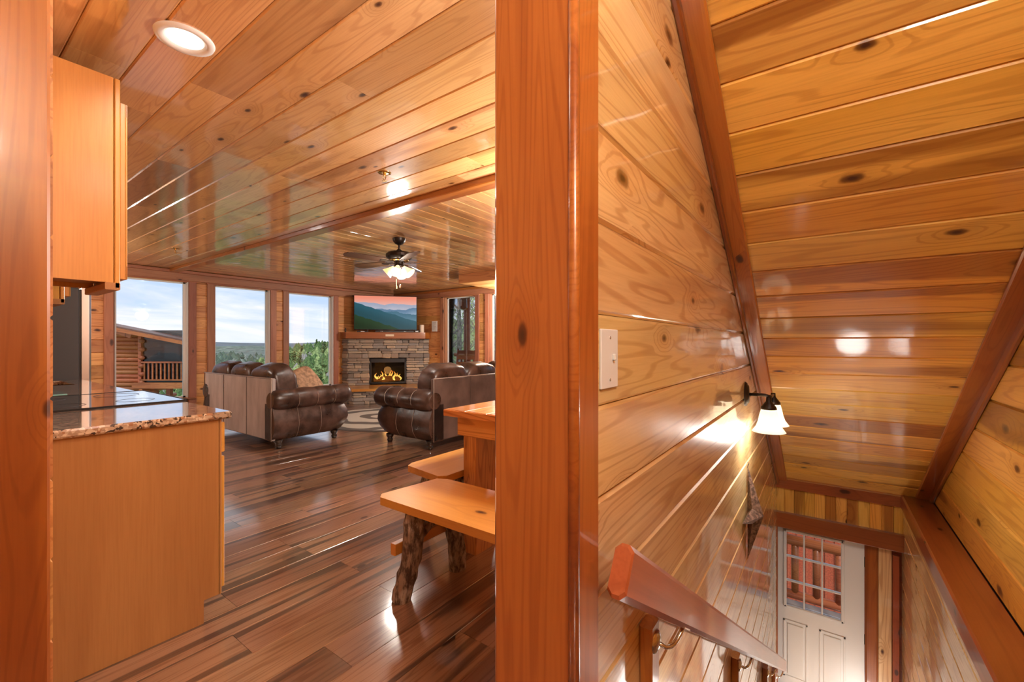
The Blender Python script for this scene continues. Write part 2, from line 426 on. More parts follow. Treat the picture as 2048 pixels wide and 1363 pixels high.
def plank_wall(name, n, u, org, L, z0, z1, opens, mat, pitch=P_, phase=1.282, T=.022, back=.10, cuts=True, backmat=None):
    """org: world point at u=0, z=0 of the finished face; opens: (u0,u1,z0,z1)"""
    n = Vector(n); u = Vector(u); org = Vector(org)
    mb = MB()
    M_ = Matrix((u, Vector((0, 0, 1)), n)).transposed().to_4x4(); M_.translation = org
    us = sorted({0, L, *[q for o_ in opens for q in o_[:2]]}); zs = sorted({z0, z1, *[q for o_ in opens for q in o_[2:]]})
    for a, b in zip(us, us[1:]):
        for c_, d_ in zip(zs, zs[1:]):
            if any(o_[0] <= a and b <= o_[1] and o_[2] <= c_ and d_ <= o_[3] for o_ in opens): continue
            mb.box(a, b, c_, d_, -T - back, -T, M_)
    w = obj(name, mb, backmat or darkgap, kind='structure')
    k = math.floor((z0 - phase) / pitch)
    while phase + k * pitch < z1 - .005:
        a, b = max(phase + k * pitch, z0), min(phase + (k + 1) * pitch, z1); k += 1
        if b - a < .02: continue
        segs = [(0, L)]
        for o_ in opens:
            if o_[2] < b - .03 and o_[3] > a + .03:
                segs = [s2 for s1 in segs for s2 in ((s1[0], min(s1[1], o_[0])), (max(s1[0], o_[1]), s1[1])) if s2[1] - s2[0] > .01]
        out = []
        for s1 in segs:
            q = s1[0]
            while s1[1] - q > 3.4: r_ = q + random.uniform(1.5, 3.0); out.append((q, r_)); q = r_
            out.append((q, s1[1]))
        for s1 in out:
            c_ = org + u * ((s1[0] + s1[1]) / 2) + Vector((0, 0, (a + b) / 2)) - n * T
            board('plank', c_, u, n, s1[1] - s1[0] - .002, b - a - .001, T, mat, w, ch=.006)
    return w
# walls ----------------------------------------------------------
ZH, ZS = 2.26, .30
wins = [(1.79, 2.74), (3.12, 4.07), (4.42, 5.40)]
plank_wall('wall_left', (1, 0, 0), (0, 1, 0), (XW, YK, 0), YB - YK, 0, HC, [(a - YK, b - YK, ZS, ZH) for a, b in wins], logw)
bw = [(-6.97, -6.04, ZS, ZH), (-5.66, -4.72, ZS, ZH), (-3.9, -2.1, .02, ZH)]
plank_wall('wall_back', (0, -1, 0), (1, 0, 0), (XW, YB, 0), -.5 - XW, 0, HC, [(a - XW, b - XW, c_, d_) for a, b, c_, d_ in bw], logw)
plank_wall('wall_kitchen', (0, 1, 0), (-1, 0, 0), (-1.50, YK, 0), -1.50 - XW, 0, HC, [], logw)
plank_wall('wall_right', (-1, 0, 0), (0, -1, 0), (-.5, YB, 0), YB - .80, 0, HC, [], logw, back=-.01)
obj('wall_right_outer', MB().box(-.49, -.38, 4.95, YB + .1, -.1, HC), darkgap, kind='structure')
plank_wall('wall_rear', (0, 1, 0), (-1, 0, 0), (XR, -1.6, 0), XR + 1.5, 0, HC, [], pine_wall)
plank_wall('wall_hall_left', (1, 0, 0), (0, 1, 0), (-1.50, -1.6, 0), 1.70, 0, HC, [], pine_wall)

# left stair wall: boards cut off along the sloping ceiling
wsl = obj('wall_stair_left', MB().add([(x, y, z) for x in (XS - .022, XS - .085) for y, z in ((.80, ZL), (4.93, ZL), (4.93, ceil_z(4.93) + .05), (1.17, HC), (.80, HC))],
          [(0, 1, 2, 3, 4), (9, 8, 7, 6, 5), (0, 5, 6, 1), (1, 6, 7, 2), (2, 7, 8, 3), (3, 8, 9, 4), (4, 9, 5, 0)]), darkgap, kind='structure')
def stair_planks(parent, n, u, x, y0, y1, z0, z1, phase, mat, pitch=P_):
    n = Vector(n); sg = 1 if u[1] > 0 else -1
    k = math.floor((z0 - phase) / pitch)
    while phase + k * pitch < z1 - .005:
        a, b = max(phase + k * pitch, z0), min(phase + (k + 1) * pitch, z1); k += 1
        if b - a < .02: continue
        ya, yb = min(y1, ceil_y(a)), min(y1, ceil_y(b))
        if yb - y0 < .02: continue
        start = y0
        while min(ya, yb) - start > 2.9: 
            nx = start + random.uniform(1.4, 2.4)
            cy = (start + nx) / 2
            board('plank', (x - n.x * .022, cy, (a + b) / 2), u, n, nx - start - .002, b - a - .001, .022, mat, parent, ch=.0075)
            start = nx
        cy = start; 
        if sg > 0: e0, e1 = (0, 0), (ya - cy, yb - cy)
        else: e0, e1 = (-(ya - cy), -(yb - cy)), (0, 0)
        board('plank', (x - n.x * .022, cy, (a + b) / 2), u, n, 1, b - a - .001, .022, mat, parent, ch=.0075, e0=e0, e1=e1)
stair_planks(wsl, (1, 0, 0), (0, 1, 0), XS, .80, 4.93, ZL, HC, 1.282, pine_wall)
wsr = obj('wall_stair_right', MB().box(XR + .022, XR + .12, -1.6, 5.2, -.10, HC).box(XL + .022, XL + .1, 1.0, 5.2, ZL, -.10), darkgap, kind='structure')
stair_planks(wsr, (-1, 0, 0), (0, -1, 0), XR, -1.6, 4.93, -.04, HC, -.04, pine_stair)
stair_planks(wsr, (-1, 0, 0), (0, -1, 0), XL, 1.0, YD - .02, ZL, -.10, -.10, pine_wall, .15)
# sloping ceiling over the stairs
sl = Vector((0, 1, -.675)).normalized(); nz = Vector((0, -.675, -1)).normalized()
wsc = obj('ceiling_stair', MB().add([(x, y, ceil_z(y) + dz) for dz in (.026, .12) for x, y in ((XS - .1, 1.05), (XR + .1, 1.05), (XR + .1, 4.95), (XS - .1, 4.95))],
          [(0, 1, 2, 3), (7, 6, 5, 4), (0, 4, 5, 1), (1, 5, 6, 2), (2, 6, 7, 3), (3, 7, 4, 0)]), darkgap, kind='structure')
q = 1.647 - .16 * 3
while q < 4.90:
    y2 = min(q + .16, 4.92)
    cy = (q + y2) / 2
    c0 = Vector(((XS + XR) / 2, cy, ceil_z(cy))) - nz * .018
    board('plank', c0, (1, 0, 0), nz, XR - XS + .06, (y2 - q) * math.sqrt(1 + .675 ** 2) - .001, .02, pine_stair, wsc, ch=.007)
    q += .16
Ls = math.hypot(3.75, 3.75 * .675)
mid = Vector((0, 3.045, ceil_z(3.045)))
boards('trim_5', [((XS + .0, mid.y, mid.z - .02), sl, (1, 0, 0), Ls, .075, .022, trimd), ((XS + .05, mid.y, mid.z), sl, nz, Ls, .075, .02, trim)], trim)
boards('trim_6', [((XR - .05, mid.y, mid.z), sl, nz, Ls, .10, .022, trim), ((XR - .0, mid.y, mid.z - .03), -sl, (-1, 0, 0), Ls, .08, .022, trimd)], trim)
# foot of the slope, short upright boards and the door header
o = struct('trim_7')
board('trim_board', (.16, 4.93, -.115), (1, 0, 0), (0, -1, 0), 1.10, .09, .05, trimd, o, bar=True)
board('trim_board', (.10, 4.95, -.468), (1, 0, 0), (0, -1, 0), .99, .14, .07, trimd, o, bar=True)
board('trim_board', (.57, 4.87, -.33), (0, 0, 1), (0, -1, 0), .58, .045, .02, trimd, o, bar=True)
wd = obj('wall_door_end', MB().box(-.6, .75, 4.96, 5.04, -.45, .2).box(-.60, -.50, YD, YD + .1, ZL, 0).box(.29, XL + .2, YD, YD + .1, ZL, 0).box(-.6, .29, YD, YD + .1, -.455, 0).box(-.62, -.5, 4.9, YD + .1, ZL, 0), trimd, kind='structure')
x = XS - .02
while x < .58:
    board('plank', (x + .04, 4.955, -.27), (0, 0, 1), (0, -1, 0), .27, .079, .018, pine_stair, wd); x += .08
# ledge along the right wall
boards('trim_8', [((.61, 1.93, -.075), (0, 1, 0), (0, 0, 1), 6.1, .18, .035, trimd), ((.545, 2.98, -.10), (0, -1, 0), (-1, 0, 0), 4.0, .11, .03, trimd)], trimd)
# stairs
st = obj('stair_structure', MB().box(XS, XL, 1.0, 1.05, ZL, -.015), darkgap, kind='structure')
for i in range(13):
    yy = 1.05 + i * .265; zz = -(i + 1) * .1923
    board('tread', ((XS + XL) / 2, yy + .12, zz - .03), (1, 0, 0), (0, 0, 1), XL - XS - .004, .28, .03, floorw, st, ch=.005)
    board('riser', ((XS + XL) / 2, yy + .02, zz + .08), (1, 0, 0), (0, -1, 0), XL - XS - .004, .16, .018, trim, st, ch=.002)
obj('floor_lower', MB().box(-.62, XL + .1, 4.3, YD + .1, ZL - .1, ZL), floorw, kind='structure')
# big post between the two halves, and the casing at the left edge
o = struct('trim_9')
board('post', (-.4485, .681 + .108, 1.22), (0, 0, 1), (0, -1, 0), 2.44, .187, .108, trim, o, ch=.012, bar=True)
obj('corner_bead', MB().tube([(-.3605, .687, 0), (-.3605, .687, 2.44)], .0105, 16), trim, o, True)
board('trim_board', (-.52, .83, 1.22), (0, 0, 1), (0, -1, 0), 2.44, .09, .035, trim, o, ch=.006, bar=True)
boards('trim_10', [((-1.5, .09, 1.22), (0, 0, -1), (1, 0, 0), 2.44, .206, .025)], trim)

# windows ---------------------------------------------------------
def window(name, wall, a, b, z0, z1):
    """wall 'L': opening a..b along y in the left wall; 'B': along x in the back wall"""
    o = struct(name)
    if wall == 'L':
        base = Vector((XW, 0, 0)); u = Vector((0, 1, 0)); n = Vector((1, 0, 0))
    else:
        base = Vector((0, YB, 0)); u = Vector((1, 0, 0)); n = Vector((0, -1, 0))
    up = Vector((0, 0, 1)); zc = (z0 + z1) / 2; hz = z1 - z0
    for s_, e in ((-1, a), (1, b)):
        board('casing', base + u * (e + s_ * .055) + up * zc, up, n, hz + .18, .11, .028, casing, o, bar=True, ch=.005)
        board('jamb', base + u * (e) - n * .07 + up * zc, up, -u * s_, hz, .15, .016, vinyl if s_ > 0 else casing, o, bar=True, ch=.003)
    board('sill', base + u * ((a + b) / 2) + up * (z0 - .01) - n * .04, u, up, b - a + .2, .20, .025, casing, o, bar=True)
    board('head_casing', base + u * ((a + b) / 2) + up * (z1 + .03), u, n, b - a + .24, .07, .032, casing, o, bar=True)
    M_ = Matrix((u, up, n)).transposed().to_4x4(); M_.translation = base
    f = MB()
    for (p, q, r_, t_) in ((a + .015, a + .05, z0, z1), (b - .05, b - .015, z0, z1), (a + .015, b - .015, z0, z0 + .04), (a + .015, b - .015, z1 - .03, z1)):
        f.box(p, q, r_, t_, -.11, -.075, M_)
    obj('frame', f, vinyl, o)
    obj('pane', MB().box(a + .04, b - .04, z0 + .03, z1 - .02, -.097, -.093, M_), pane_m, o)
for i, (a, b) in enumerate(wins): window('window_%d' % (i + 1), 'L', a, b, ZS, ZH)
window('window_4', 'B', -6.97, -6.04, ZS, ZH); window('window_5', 'B', -5.66, -4.72, ZS, ZH)
window('window_6', 'B', -3.9, -2.1, .06, ZH)  # unseen window, added to let more daylight in

# stair-foot door ---------------------------------------------------
dr = struct('door_1')
dx0, dx1, dz0, dz1 = -.473, .289, ZL + .01, -.46
gx0, gx1, gz0, gz1 = -.329, .142, -1.367, -.60
mb = MB()
for a, b, c_, d_ in ((dx0, gx0, dz0, dz1), (gx1, dx1, dz0, dz1), (gx0, gx1, gz1, dz1), (gx0, gx1, dz0, gz0)):
    mb.box(a, b, YD, YD + .045, c_, d_)
obj('slab', mb, white, dr)
mb = MB()
for a, b, c_, d_ in ((gx0 - .005, gx0 + .022, gz0, gz1), (gx1 - .022, gx1 + .005, gz0, gz1), (gx0, gx1, gz1 - .025, gz1), (gx0, gx1, gz0, gz0 + .025)): mb.rbox(a, b, YD - .014, YD + .01, c_, d_, .006)
obj('glazing_frame', mb, white, dr)
wx = (gx1 - gx0 - .044) / 3; wz = (gz1 - gz0 - .05) / 3
for i in (1, 2):
    obj('muntin', MB().rbox(gx0 + .022 + wx * i - .007, gx0 + .022 + wx * i + .007, YD - .008, YD + .03, gz0 + .02, gz1 - .02, .003), white, dr)
    obj('muntin', MB().rbox(gx0 + .02, gx1 - .02, YD - .006, YD + .028, gz0 + .025 + wz * i - .007, gz0 + .025 + wz * i + .007, .003), white, dr)
for i in range(3):
    for j in range(3):
        obj('pane', MB().box(gx0 + .024 + wx * i + .006, gx0 + .02 + wx * (i + 1) - .004, YD + .010, YD + .013, gz0 + .032 + wz * j, gz0 + .018 + wz * (j + 1)), pane_m, dr)
for a, b in ((-.335, -.135), (-.045, .155)):
    f = MB()
    for p, q, r_, t_ in ((a, a + .016, -2.05, -1.49), (b - .016, b, -2.05, -1.49), (a, b, -2.05, -2.034), (a, b, -1.506, -1.49)): f.rbox(p, q, YD - .006, YD + .002, r_, t_, .004)
    f.rbox(a + .035, b - .035, YD - .007, YD + .002, -2.015, -1.525, .006)
    obj('raised_panel', f, white, dr)
for z in (-.75, -1.45, -2.2): obj('hinge', MB().tube([(dx1 + .004, YD - .006, z - .045), (dx1 + .004, YD - .006, z + .045)], .006, 8), bronze, dr)
o = struct('trim_11')
board('jamb', (.338, YD, -1.5), (0, 0, 1), (0, -1, 0), 2.0, .09, .03, trim, o, ch=.012, bar=True)
board('casing', (.43, YD, -1.5), (0, 0, 1), (0, -1, 0), 2.0, .09, .022, pine_wall, o, bar=True)
board('casing', (.50, YD, -1.56), (0, 0, 1), (0, -1, 0), 1.88, .045, .05, trimd, o, bar=True)
board('trim_board', (XS - .012, 4.935, -1.5), (0, 0, 1), (0, -1, 0), 2.0, .04, .012, trimd, o, bar=True)

# ================================================================ KITCHEN
def slab_board(name, x0, x1, y0, y1, z0, z1, axis, mat, parent):
    """axis-aligned piece whose grain runs along 'x','y' or 'z'"""
    c_ = Vector(((x0 + x1) / 2, (y0 + y1) / 2, (z0 + z1) / 2)); d_ = Vector((x1 - x0, y1 - y0, z1 - z0))
    ax = 'xyz'.index(axis); oth = [i for i in range(3) if i != ax]
    t = min(oth, key=lambda i: d_[i]); w = [i for i in oth if i != t][0]
    u = Vector([1 if i == ax else 0 for i in range(3)]); n = Vector([1 if i == t else 0 for i in range(3)])
    return board(name, c_ - n * d_[t] / 2, u, n, d_[ax], d_[w], d_[t], mat, parent, ch=min(.003, d_[t] * .2), bar=True)
def base_cabinet(x0, x1, label, endpanel=False):
    t = thing('base_cabinet', label, 'cabinet', (x0, YK + .02, 0))
    w = x1 - x0
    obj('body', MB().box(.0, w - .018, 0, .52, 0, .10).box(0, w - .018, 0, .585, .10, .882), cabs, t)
    b = MB().prism([(0, 0), (.53, 0), (.53, .10), (.59, .10), (.59, .882), (0, .882)], 0, .018, Matrix.Translation((w - .018, 0, 0)) @ Matrix(((0, 0, 1, 0), (1, 0, 0, 0), (0, 1, 0, 0), (0, 0, 0, 1))))
    pz = obj('end_panel', MB(), cabs, t); bpy.data.objects.remove(pz)
    # grain runs up: build the panel in its own frame with X up
    vs = []
    for q in (0, .018):
        for (yy, zz) in [(0, 0), (.53, 0), (.53, .10), (.59, .10), (.59, .882), (0, .882)]: vs.append((zz, yy, q))
    me = MB().add(vs, [(0, 1, 2, 3, 4, 5), (11, 10, 9, 8, 7, 6)] + [((i + 1) % 6, i, i + 6, (i + 1) % 6 + 6) for i in range(6)])
    e = obj('end_panel', me, cabs, t)
    e.matrix_basis = Matrix(((0, 0, -1, w), (0, 1, 0, 0), (1, 0, 0, 0), (0, 0, 0, 1)))
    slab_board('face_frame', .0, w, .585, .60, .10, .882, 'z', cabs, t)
    n = max(1, round(w / .5))
    for i in range(n):
        a, b_ = w * i / n + .02, w * (i + 1) / n - .02
        d_ = slab_board('drawer', a, b_, .60, .618, .73, .865, 'x', cabw, t)
        _k = obj('knob', MB().lathe([(0, .022), (.012, .02), (.012, .01), (.005, .006), (.005, 0)], n=12, m=Matrix.Rotation(R(-90), 4, 'X')), nickel, t, True, loc=((a + b_) / 2, .618, .80)); under(_k, d_)
        slab_board('door', a, b_, .60, .618, .12, .71, 'z', cabw, t)
    return t
base_cabinet(-2.765, -2.20, 'brown maple base cabinet with toe kick at the end of the kitchen run')
base_cabinet(-5.16, -3.54, 'long base cabinet under the sink between range and refrigerator')
def counter(x0, x1, label, hole=None):
    t = thing('countertop', label, 'countertop', (x0, YK, .884)); w = x1 - x0
    mb = MB(); ys = (.0, .654)
    if hole:
        a, b, c_, d_ = hole
        mb.rbox(0, a, 0, .654, 0, .032, .004).rbox(b, w, 0, .654, 0, .032, .004).rbox(a, b, 0, c_, 0, .032, .001).rbox(a, b, d_, .654, 0, .032, .001)
    else: mb.rbox(0, w, 0, .654, 0, .032, .009)
    obj('slab', mb, granite, t)
    obj('backsplash', MB().rbox(0, w, 0.002, .022, .033, .13, .003), granite, t)
    return t
counter(-2.768, -2.178, 'speckled brown granite countertop end beside the black cooktop')
counter(-5.16, -3.535, 'granite countertop around the sink toward the refrigerator', (.08, .62, .14, .52))
t = thing('sink', 'undermount kitchen sink sunk in the granite counter', 'sink', (-5.08, .34, .70))
obj('basin', MB().box(0, .54, 0, .38, .0, .006).box(0, .006, 0, .38, 0, .18).box(.534, .54, 0, .38, 0, .18).box(0, .54, 0, .006, 0, .18).box(0, .54, .374, .38, 0, .18), bronze, t)
t = thing('kitchen_range', 'slide-in electric range with flat black glass cooktop', 'range', (-3.53, YK, 0))
obj('body', MB().rbox(.005, .755, .03, .63, .0, .905, .004), steel, t)
obj('cooktop', MB().rbox(.0, .76, .03, .665, .908, .922, .004), bglass, t)
obj('cooktop_rim', MB().box(-.002, .0, .03, .668, .906, .924).box(.76, .762, .03, .668, .906, .924).box(-.002, .762, .665, .669, .904, .924), black, t)
_d = obj('oven_door', MB().rbox(.02, .74, .63, .66, .16, .78, .006), bglass, t)
_k = obj('oven_handle', MB().tube([(.06, .66, .72), (.06, .70, .72), (.70, .70, .72), (.70, .66, .72)], .011, 10), steel, t, True); under(_k, _d)
ck = plain('burner_print', (.10, .10, .11), .2)
for x, y, r_ in ((.2, .22, .075), (.56, .22, .09), (.2, .5, .10), (.56, .5, .08)):
    obj('burner_ring', MB().lathe([(r_, 0), (r_, .0006), (r_ - .004, .0006), (r_ - .004, 0)], (x, y, .9222)), ck, t)
t = tag(obj('cutting_board', MB().rbox(-3.96, -3.64, .30, .545, .9165, .924, .003), plain('teal_glass', (.25, .52, .47), .1, coat=1)), 'pale teal glass cutting board on the granite behind the cooktop', 'cutting board')

def upper_cabinet(x0, x1, z0, z1, label):
    t = thing('wall_cabinet', label, 'cabinet', (x0, YK, z0)); w, h = x1 - x0, z1 - z0
    slab_board('side_panel', w - .016, w, 0, .297, 0, h, 'z', cabw, t)
    slab_board('side_panel', 0, .016, 0, .297, 0, h, 'z', cabw, t)
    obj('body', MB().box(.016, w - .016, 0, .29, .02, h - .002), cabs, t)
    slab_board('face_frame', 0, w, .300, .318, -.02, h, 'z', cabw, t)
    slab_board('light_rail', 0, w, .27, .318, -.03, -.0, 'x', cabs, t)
    n = max(1, round(w / .42))
    for i in range(n):
        a, b_ = w * i / n + .012, w * (i + 1) / n - .012
        d_ = slab_board('door', a, b_, .319, .338, .02, h - .09, 'z', cabw, t)
        for (p, q, r_, s_) in ((a, a + .055, .02, h - .09), (b_ - .055, b_, .02, h - .09), (a, b_, .02, .075), (a, b_, h - .145, h - .09)):
            slab_board('door_rail', p + .001, q - .001, .338, .344, r_, s_, 'z' if q - p < .1 else 'x', cabw, t)
    return t
upper_cabinet(-2.765, -2.41, 1.475, 2.33, 'orange maple wall cabinet nearest the camera, above the counter end')
upper_cabinet(-3.53, -2.768, 1.74, 2.33, 'short wall cabinet over the range hood')
upper_cabinet(-5.16, -3.535, 1.475, 2.33, 'wall cabinet beyond the hood next to the refrigerator')
t = thing('range_hood', 'slim dark range hood under the short cabinet', 'range hood', (-3.525, YK, 1.57))
obj('body', MB().prism([(0, 0), (.31, 0), (.325, .03), (.325, .05), (.28, .13), (0, .13)], 0, .75, Matrix(((0, 0, 1, 0), (1, 0, 0, 0), (0, 1, 0, 0), (0, 0, 0, 1)))), steel, t)
obj('filter', MB().box(.06, .69, .05, .29, -.006, -.001), black, t)
t = thing('refrigerator', 'tall refrigerator with graphite side and curved steel door', 'refrigerator', (-6.08, YK + .03, 0))
obj('body', MB().rbox(0, .88, 0, .62, .02, 1.70, .006), fridge_side, t)
obj('gasket', MB().box(.01, .87, .621, .634, .03, 1.69), black, t)
pr = [(.0, .635)] + [(.44 + .44 * math.cos(a), .635 + .045 + .05 * math.sin(a)) for a in [math.pi * i / 16 for i in range(16, -1, -1)]] + [(.88, .635)]
_d = obj('door', MB().prism(pr[::-1], .04, 1.70), steel, t, 'auto')
_k = obj('handle', MB().tube([(.10, .70, .7), (.10, .76, .75), (.10, .77, 1.1), (.10, .76, 1.45), (.10, .70, 1.5)], .013, 10), steel, t, True); under(_k, _d)

# ceiling fixtures --------------------------------------------------
t = thing('recessed_light', 'round white recessed ceiling light glowing above the cabinets', 'ceiling light', (-2.08, .644, HC))
obj('trim_ring', MB().lathe([(.062, .003), (.066, -.003), (.078, -.010), (.098, -.007), (.101, 0)], n=40), white, t, True)
obj('lens', MB().lathe([(0, -.001), (.063, -.001), (.063, .002)], n=40), lens_m, t, False)
lamp('recessed_lamp', (-2.08, .644, HC - .03), 13, .06, spot=150)
def sprinkler(loc, label):
    t = thing('fire_sprinkler', label, 'sprinkler', loc, group=None)
    obj('escutcheon', MB().lathe([(.0, -.004), (.02, -.004), (.045, -.003), (.046, 0)], n=24), brass, t, True)
    obj('frame', MB().tube([(0, 0, 0), (0, 0, -.022)], .010, 10).tube([(.012, 0, -.02), (.016, 0, -.035), (.004, 0, -.052)], .003, 6).tube([(-.012, 0, -.02), (-.016, 0, -.035), (-.004, 0, -.052)], .003, 6).tube([(0, 0, -.05), (0, 0, -.058)], .006, 8), brass, t)
    obj('deflector', MB().lathe([(0, -.058), (.017, -.058), (.017, -.060), (0, -.060)], n=12), brass, t)
sprinkler((-2.55, 1.98, HC), 'brass ceiling sprinkler nearest the camera, by the long ceiling trim')
sprinkler((-6.76, 1.99, HC), 'small ceiling sprinkler far off near the first window')

# ceiling fan ---------------------------------------------------------
t = thing('ceiling_fan', 'dark bronze five-blade ceiling fan with lit amber glass shades', 'ceiling fan', (-4.01, 3.32, HC), A)
obj('canopy', MB().lathe([(.075, 0), (.075, -.012), (.066, -.04), (.045, -.062), (.016, -.075)], n=28), bronze, t, True)
obj('downrod', MB().tube([(0, 0, -.06), (0, 0, -.15)], .012, 12).lathe([(.012, -.118), (.03, -.135), (.034, -.155)], n=20), bronze, t, 'auto')
obj('motor', MB().lathe([(.02, -.148), (.06, -.152), (.13, -.165), (.15, -.185), (.15, -.215), (.135, -.235), (.10, -.255), (.055, -.262), (.055, -.30), (0, -.30)], n=36), bronze, t, 'auto')
obj('motor_band', MB().lathe([(.104, -.252), (.112, -.249), (.108, -.262), (.07, -.268)], n=36), brass, t, True)
bladew = wood('fan_blade_wood', [.11, .055, .03], [.085, .04, .022], [.05, .025, .014], knots=0, rings=5, coat=.3)
for i, a in enumerate((155, 227, 299, 11, 83)):
    a = R(a); r_ = Matrix.Rotation(a, 4, 'Z') @ Matrix.Rotation(R(11), 4, 'X')
    pts = [(.17, -.050), (.24, -.062), (.58, -.070), (.64, -.055), (.665, -.02), (.665, .02), (.64, .055), (.58, .070), (.24, .062), (.17, .050)]
    o = obj('blade', MB().prism(pts, -.003, .004), bladew, t); o.matrix_basis = Matrix.Translation((0, 0, -.275)) @ r_; _b = o
    o = obj('blade_bracket', MB().prism([(.08, -.018), (.15, -.012), (.19, -.035), (.24, -.02), (.24, .02), (.19, .035), (.15, .012), (.08, .018)], -.009, -.003), bronze, t); o.matrix_basis = Matrix.Translation((0, 0, -.273)) @ r_; under(o, _b)
obj('light_hub', MB().lathe([(0, -.30), (.05, -.30), (.062, -.32), (.05, -.345), (.02, -.36), (0, -.365)], n=24), bronze, t, True)
for a in (-90, -10, 90, 190):
    a = R(a); r_ = Matrix.Rotation(a, 4, 'Z') @ Matrix.Translation((.055, 0, -.335)) @ Matrix.Rotation(R(-48), 4, 'Y')
    _s = obj('shade', MB().lathe([(.022, -.0), (.028, -.03), (.045, -.07), (.066, -.115), (.062, -.113), (.042, -.07), (.024, -.03)], n=20, m=r_), shade_amber, t, True)
    q = r_ @ Vector((0, 0, -.06)); _k = obj('bulb', MB().lathe([(0, .02), (.014, .01), (.02, -.01), (.016, -.028), (0, -.034)], n=12, m=Matrix.Translation(q)), bulb_m, t, True); under(_k, _s)
for x, y, L in ((.02, -.02, .10), (-.03, -.01, .11)):
    obj('pull_chain', MB().tube([(x, y, -.36), (x, y, -.36 - L - .08)], .0014, 5).lathe([(0, -.36 - L - .12), (.008, -.36 - L - .11), (.006, -.36 - L - .08), (0, -.36 - L - .075)], (x, y, 0), n=8), brass, t)
lamp('fan_lamp', (-4.01, 3.32, HC - .52), 26, .12)
lamp('corner_fill_lamp', (-7.3, .62, 1.75), 45, .15)  # added fill light without a fixture, brightens the far kitchen ceiling

# added unseen fill lamps (behind the post and above the camera) that light the dining side and the hall
def fill_pendant(name, label, loc, drop, watts):
    t = thing(name, label, 'fill lamp', loc)
    obj('canopy', MB().lathe([(0, -.02), (.05, -.018), (.06, 0)], n=20), bronze, t, True)
    obj('cord', MB().tube([(0, 0, -.01), (0, 0, -drop)], .005, 6), bronze, t)
    obj('socket', MB().lathe([(0, -drop), (.025, -drop), (.028, -drop - .05), (0, -drop - .05)], n=14), bronze, t, True)
    lamp('pendant_fill_light', (loc[0], loc[1], loc[2] - drop - .12), watts, .16)
    return t
fill_pendant('added_pendant', 'added unseen fill pendant over the dining table', (-1.30, 2.75, HC), .50, 165)
fill_pendant('added_pendant', 'added unseen fill pendant in the corner of the living room near the back windows', (-4.4, 6.5, HC), .25, 210)
fill_pendant('added_hall_lamp', 'added unseen fill lamp over the stair head', (.48, .10, HC), .06, 62)
lamp('kitchen_fill_lamp', (-.95, .75, 2.30), 8, .12)  # added fill light above the view, no fixture
lamp('lobby_fill_lamp', (.28, 4.40, -2.32), 17, .15, (1, .99, .95))  # added fill light below the view, brightens door and lower walls

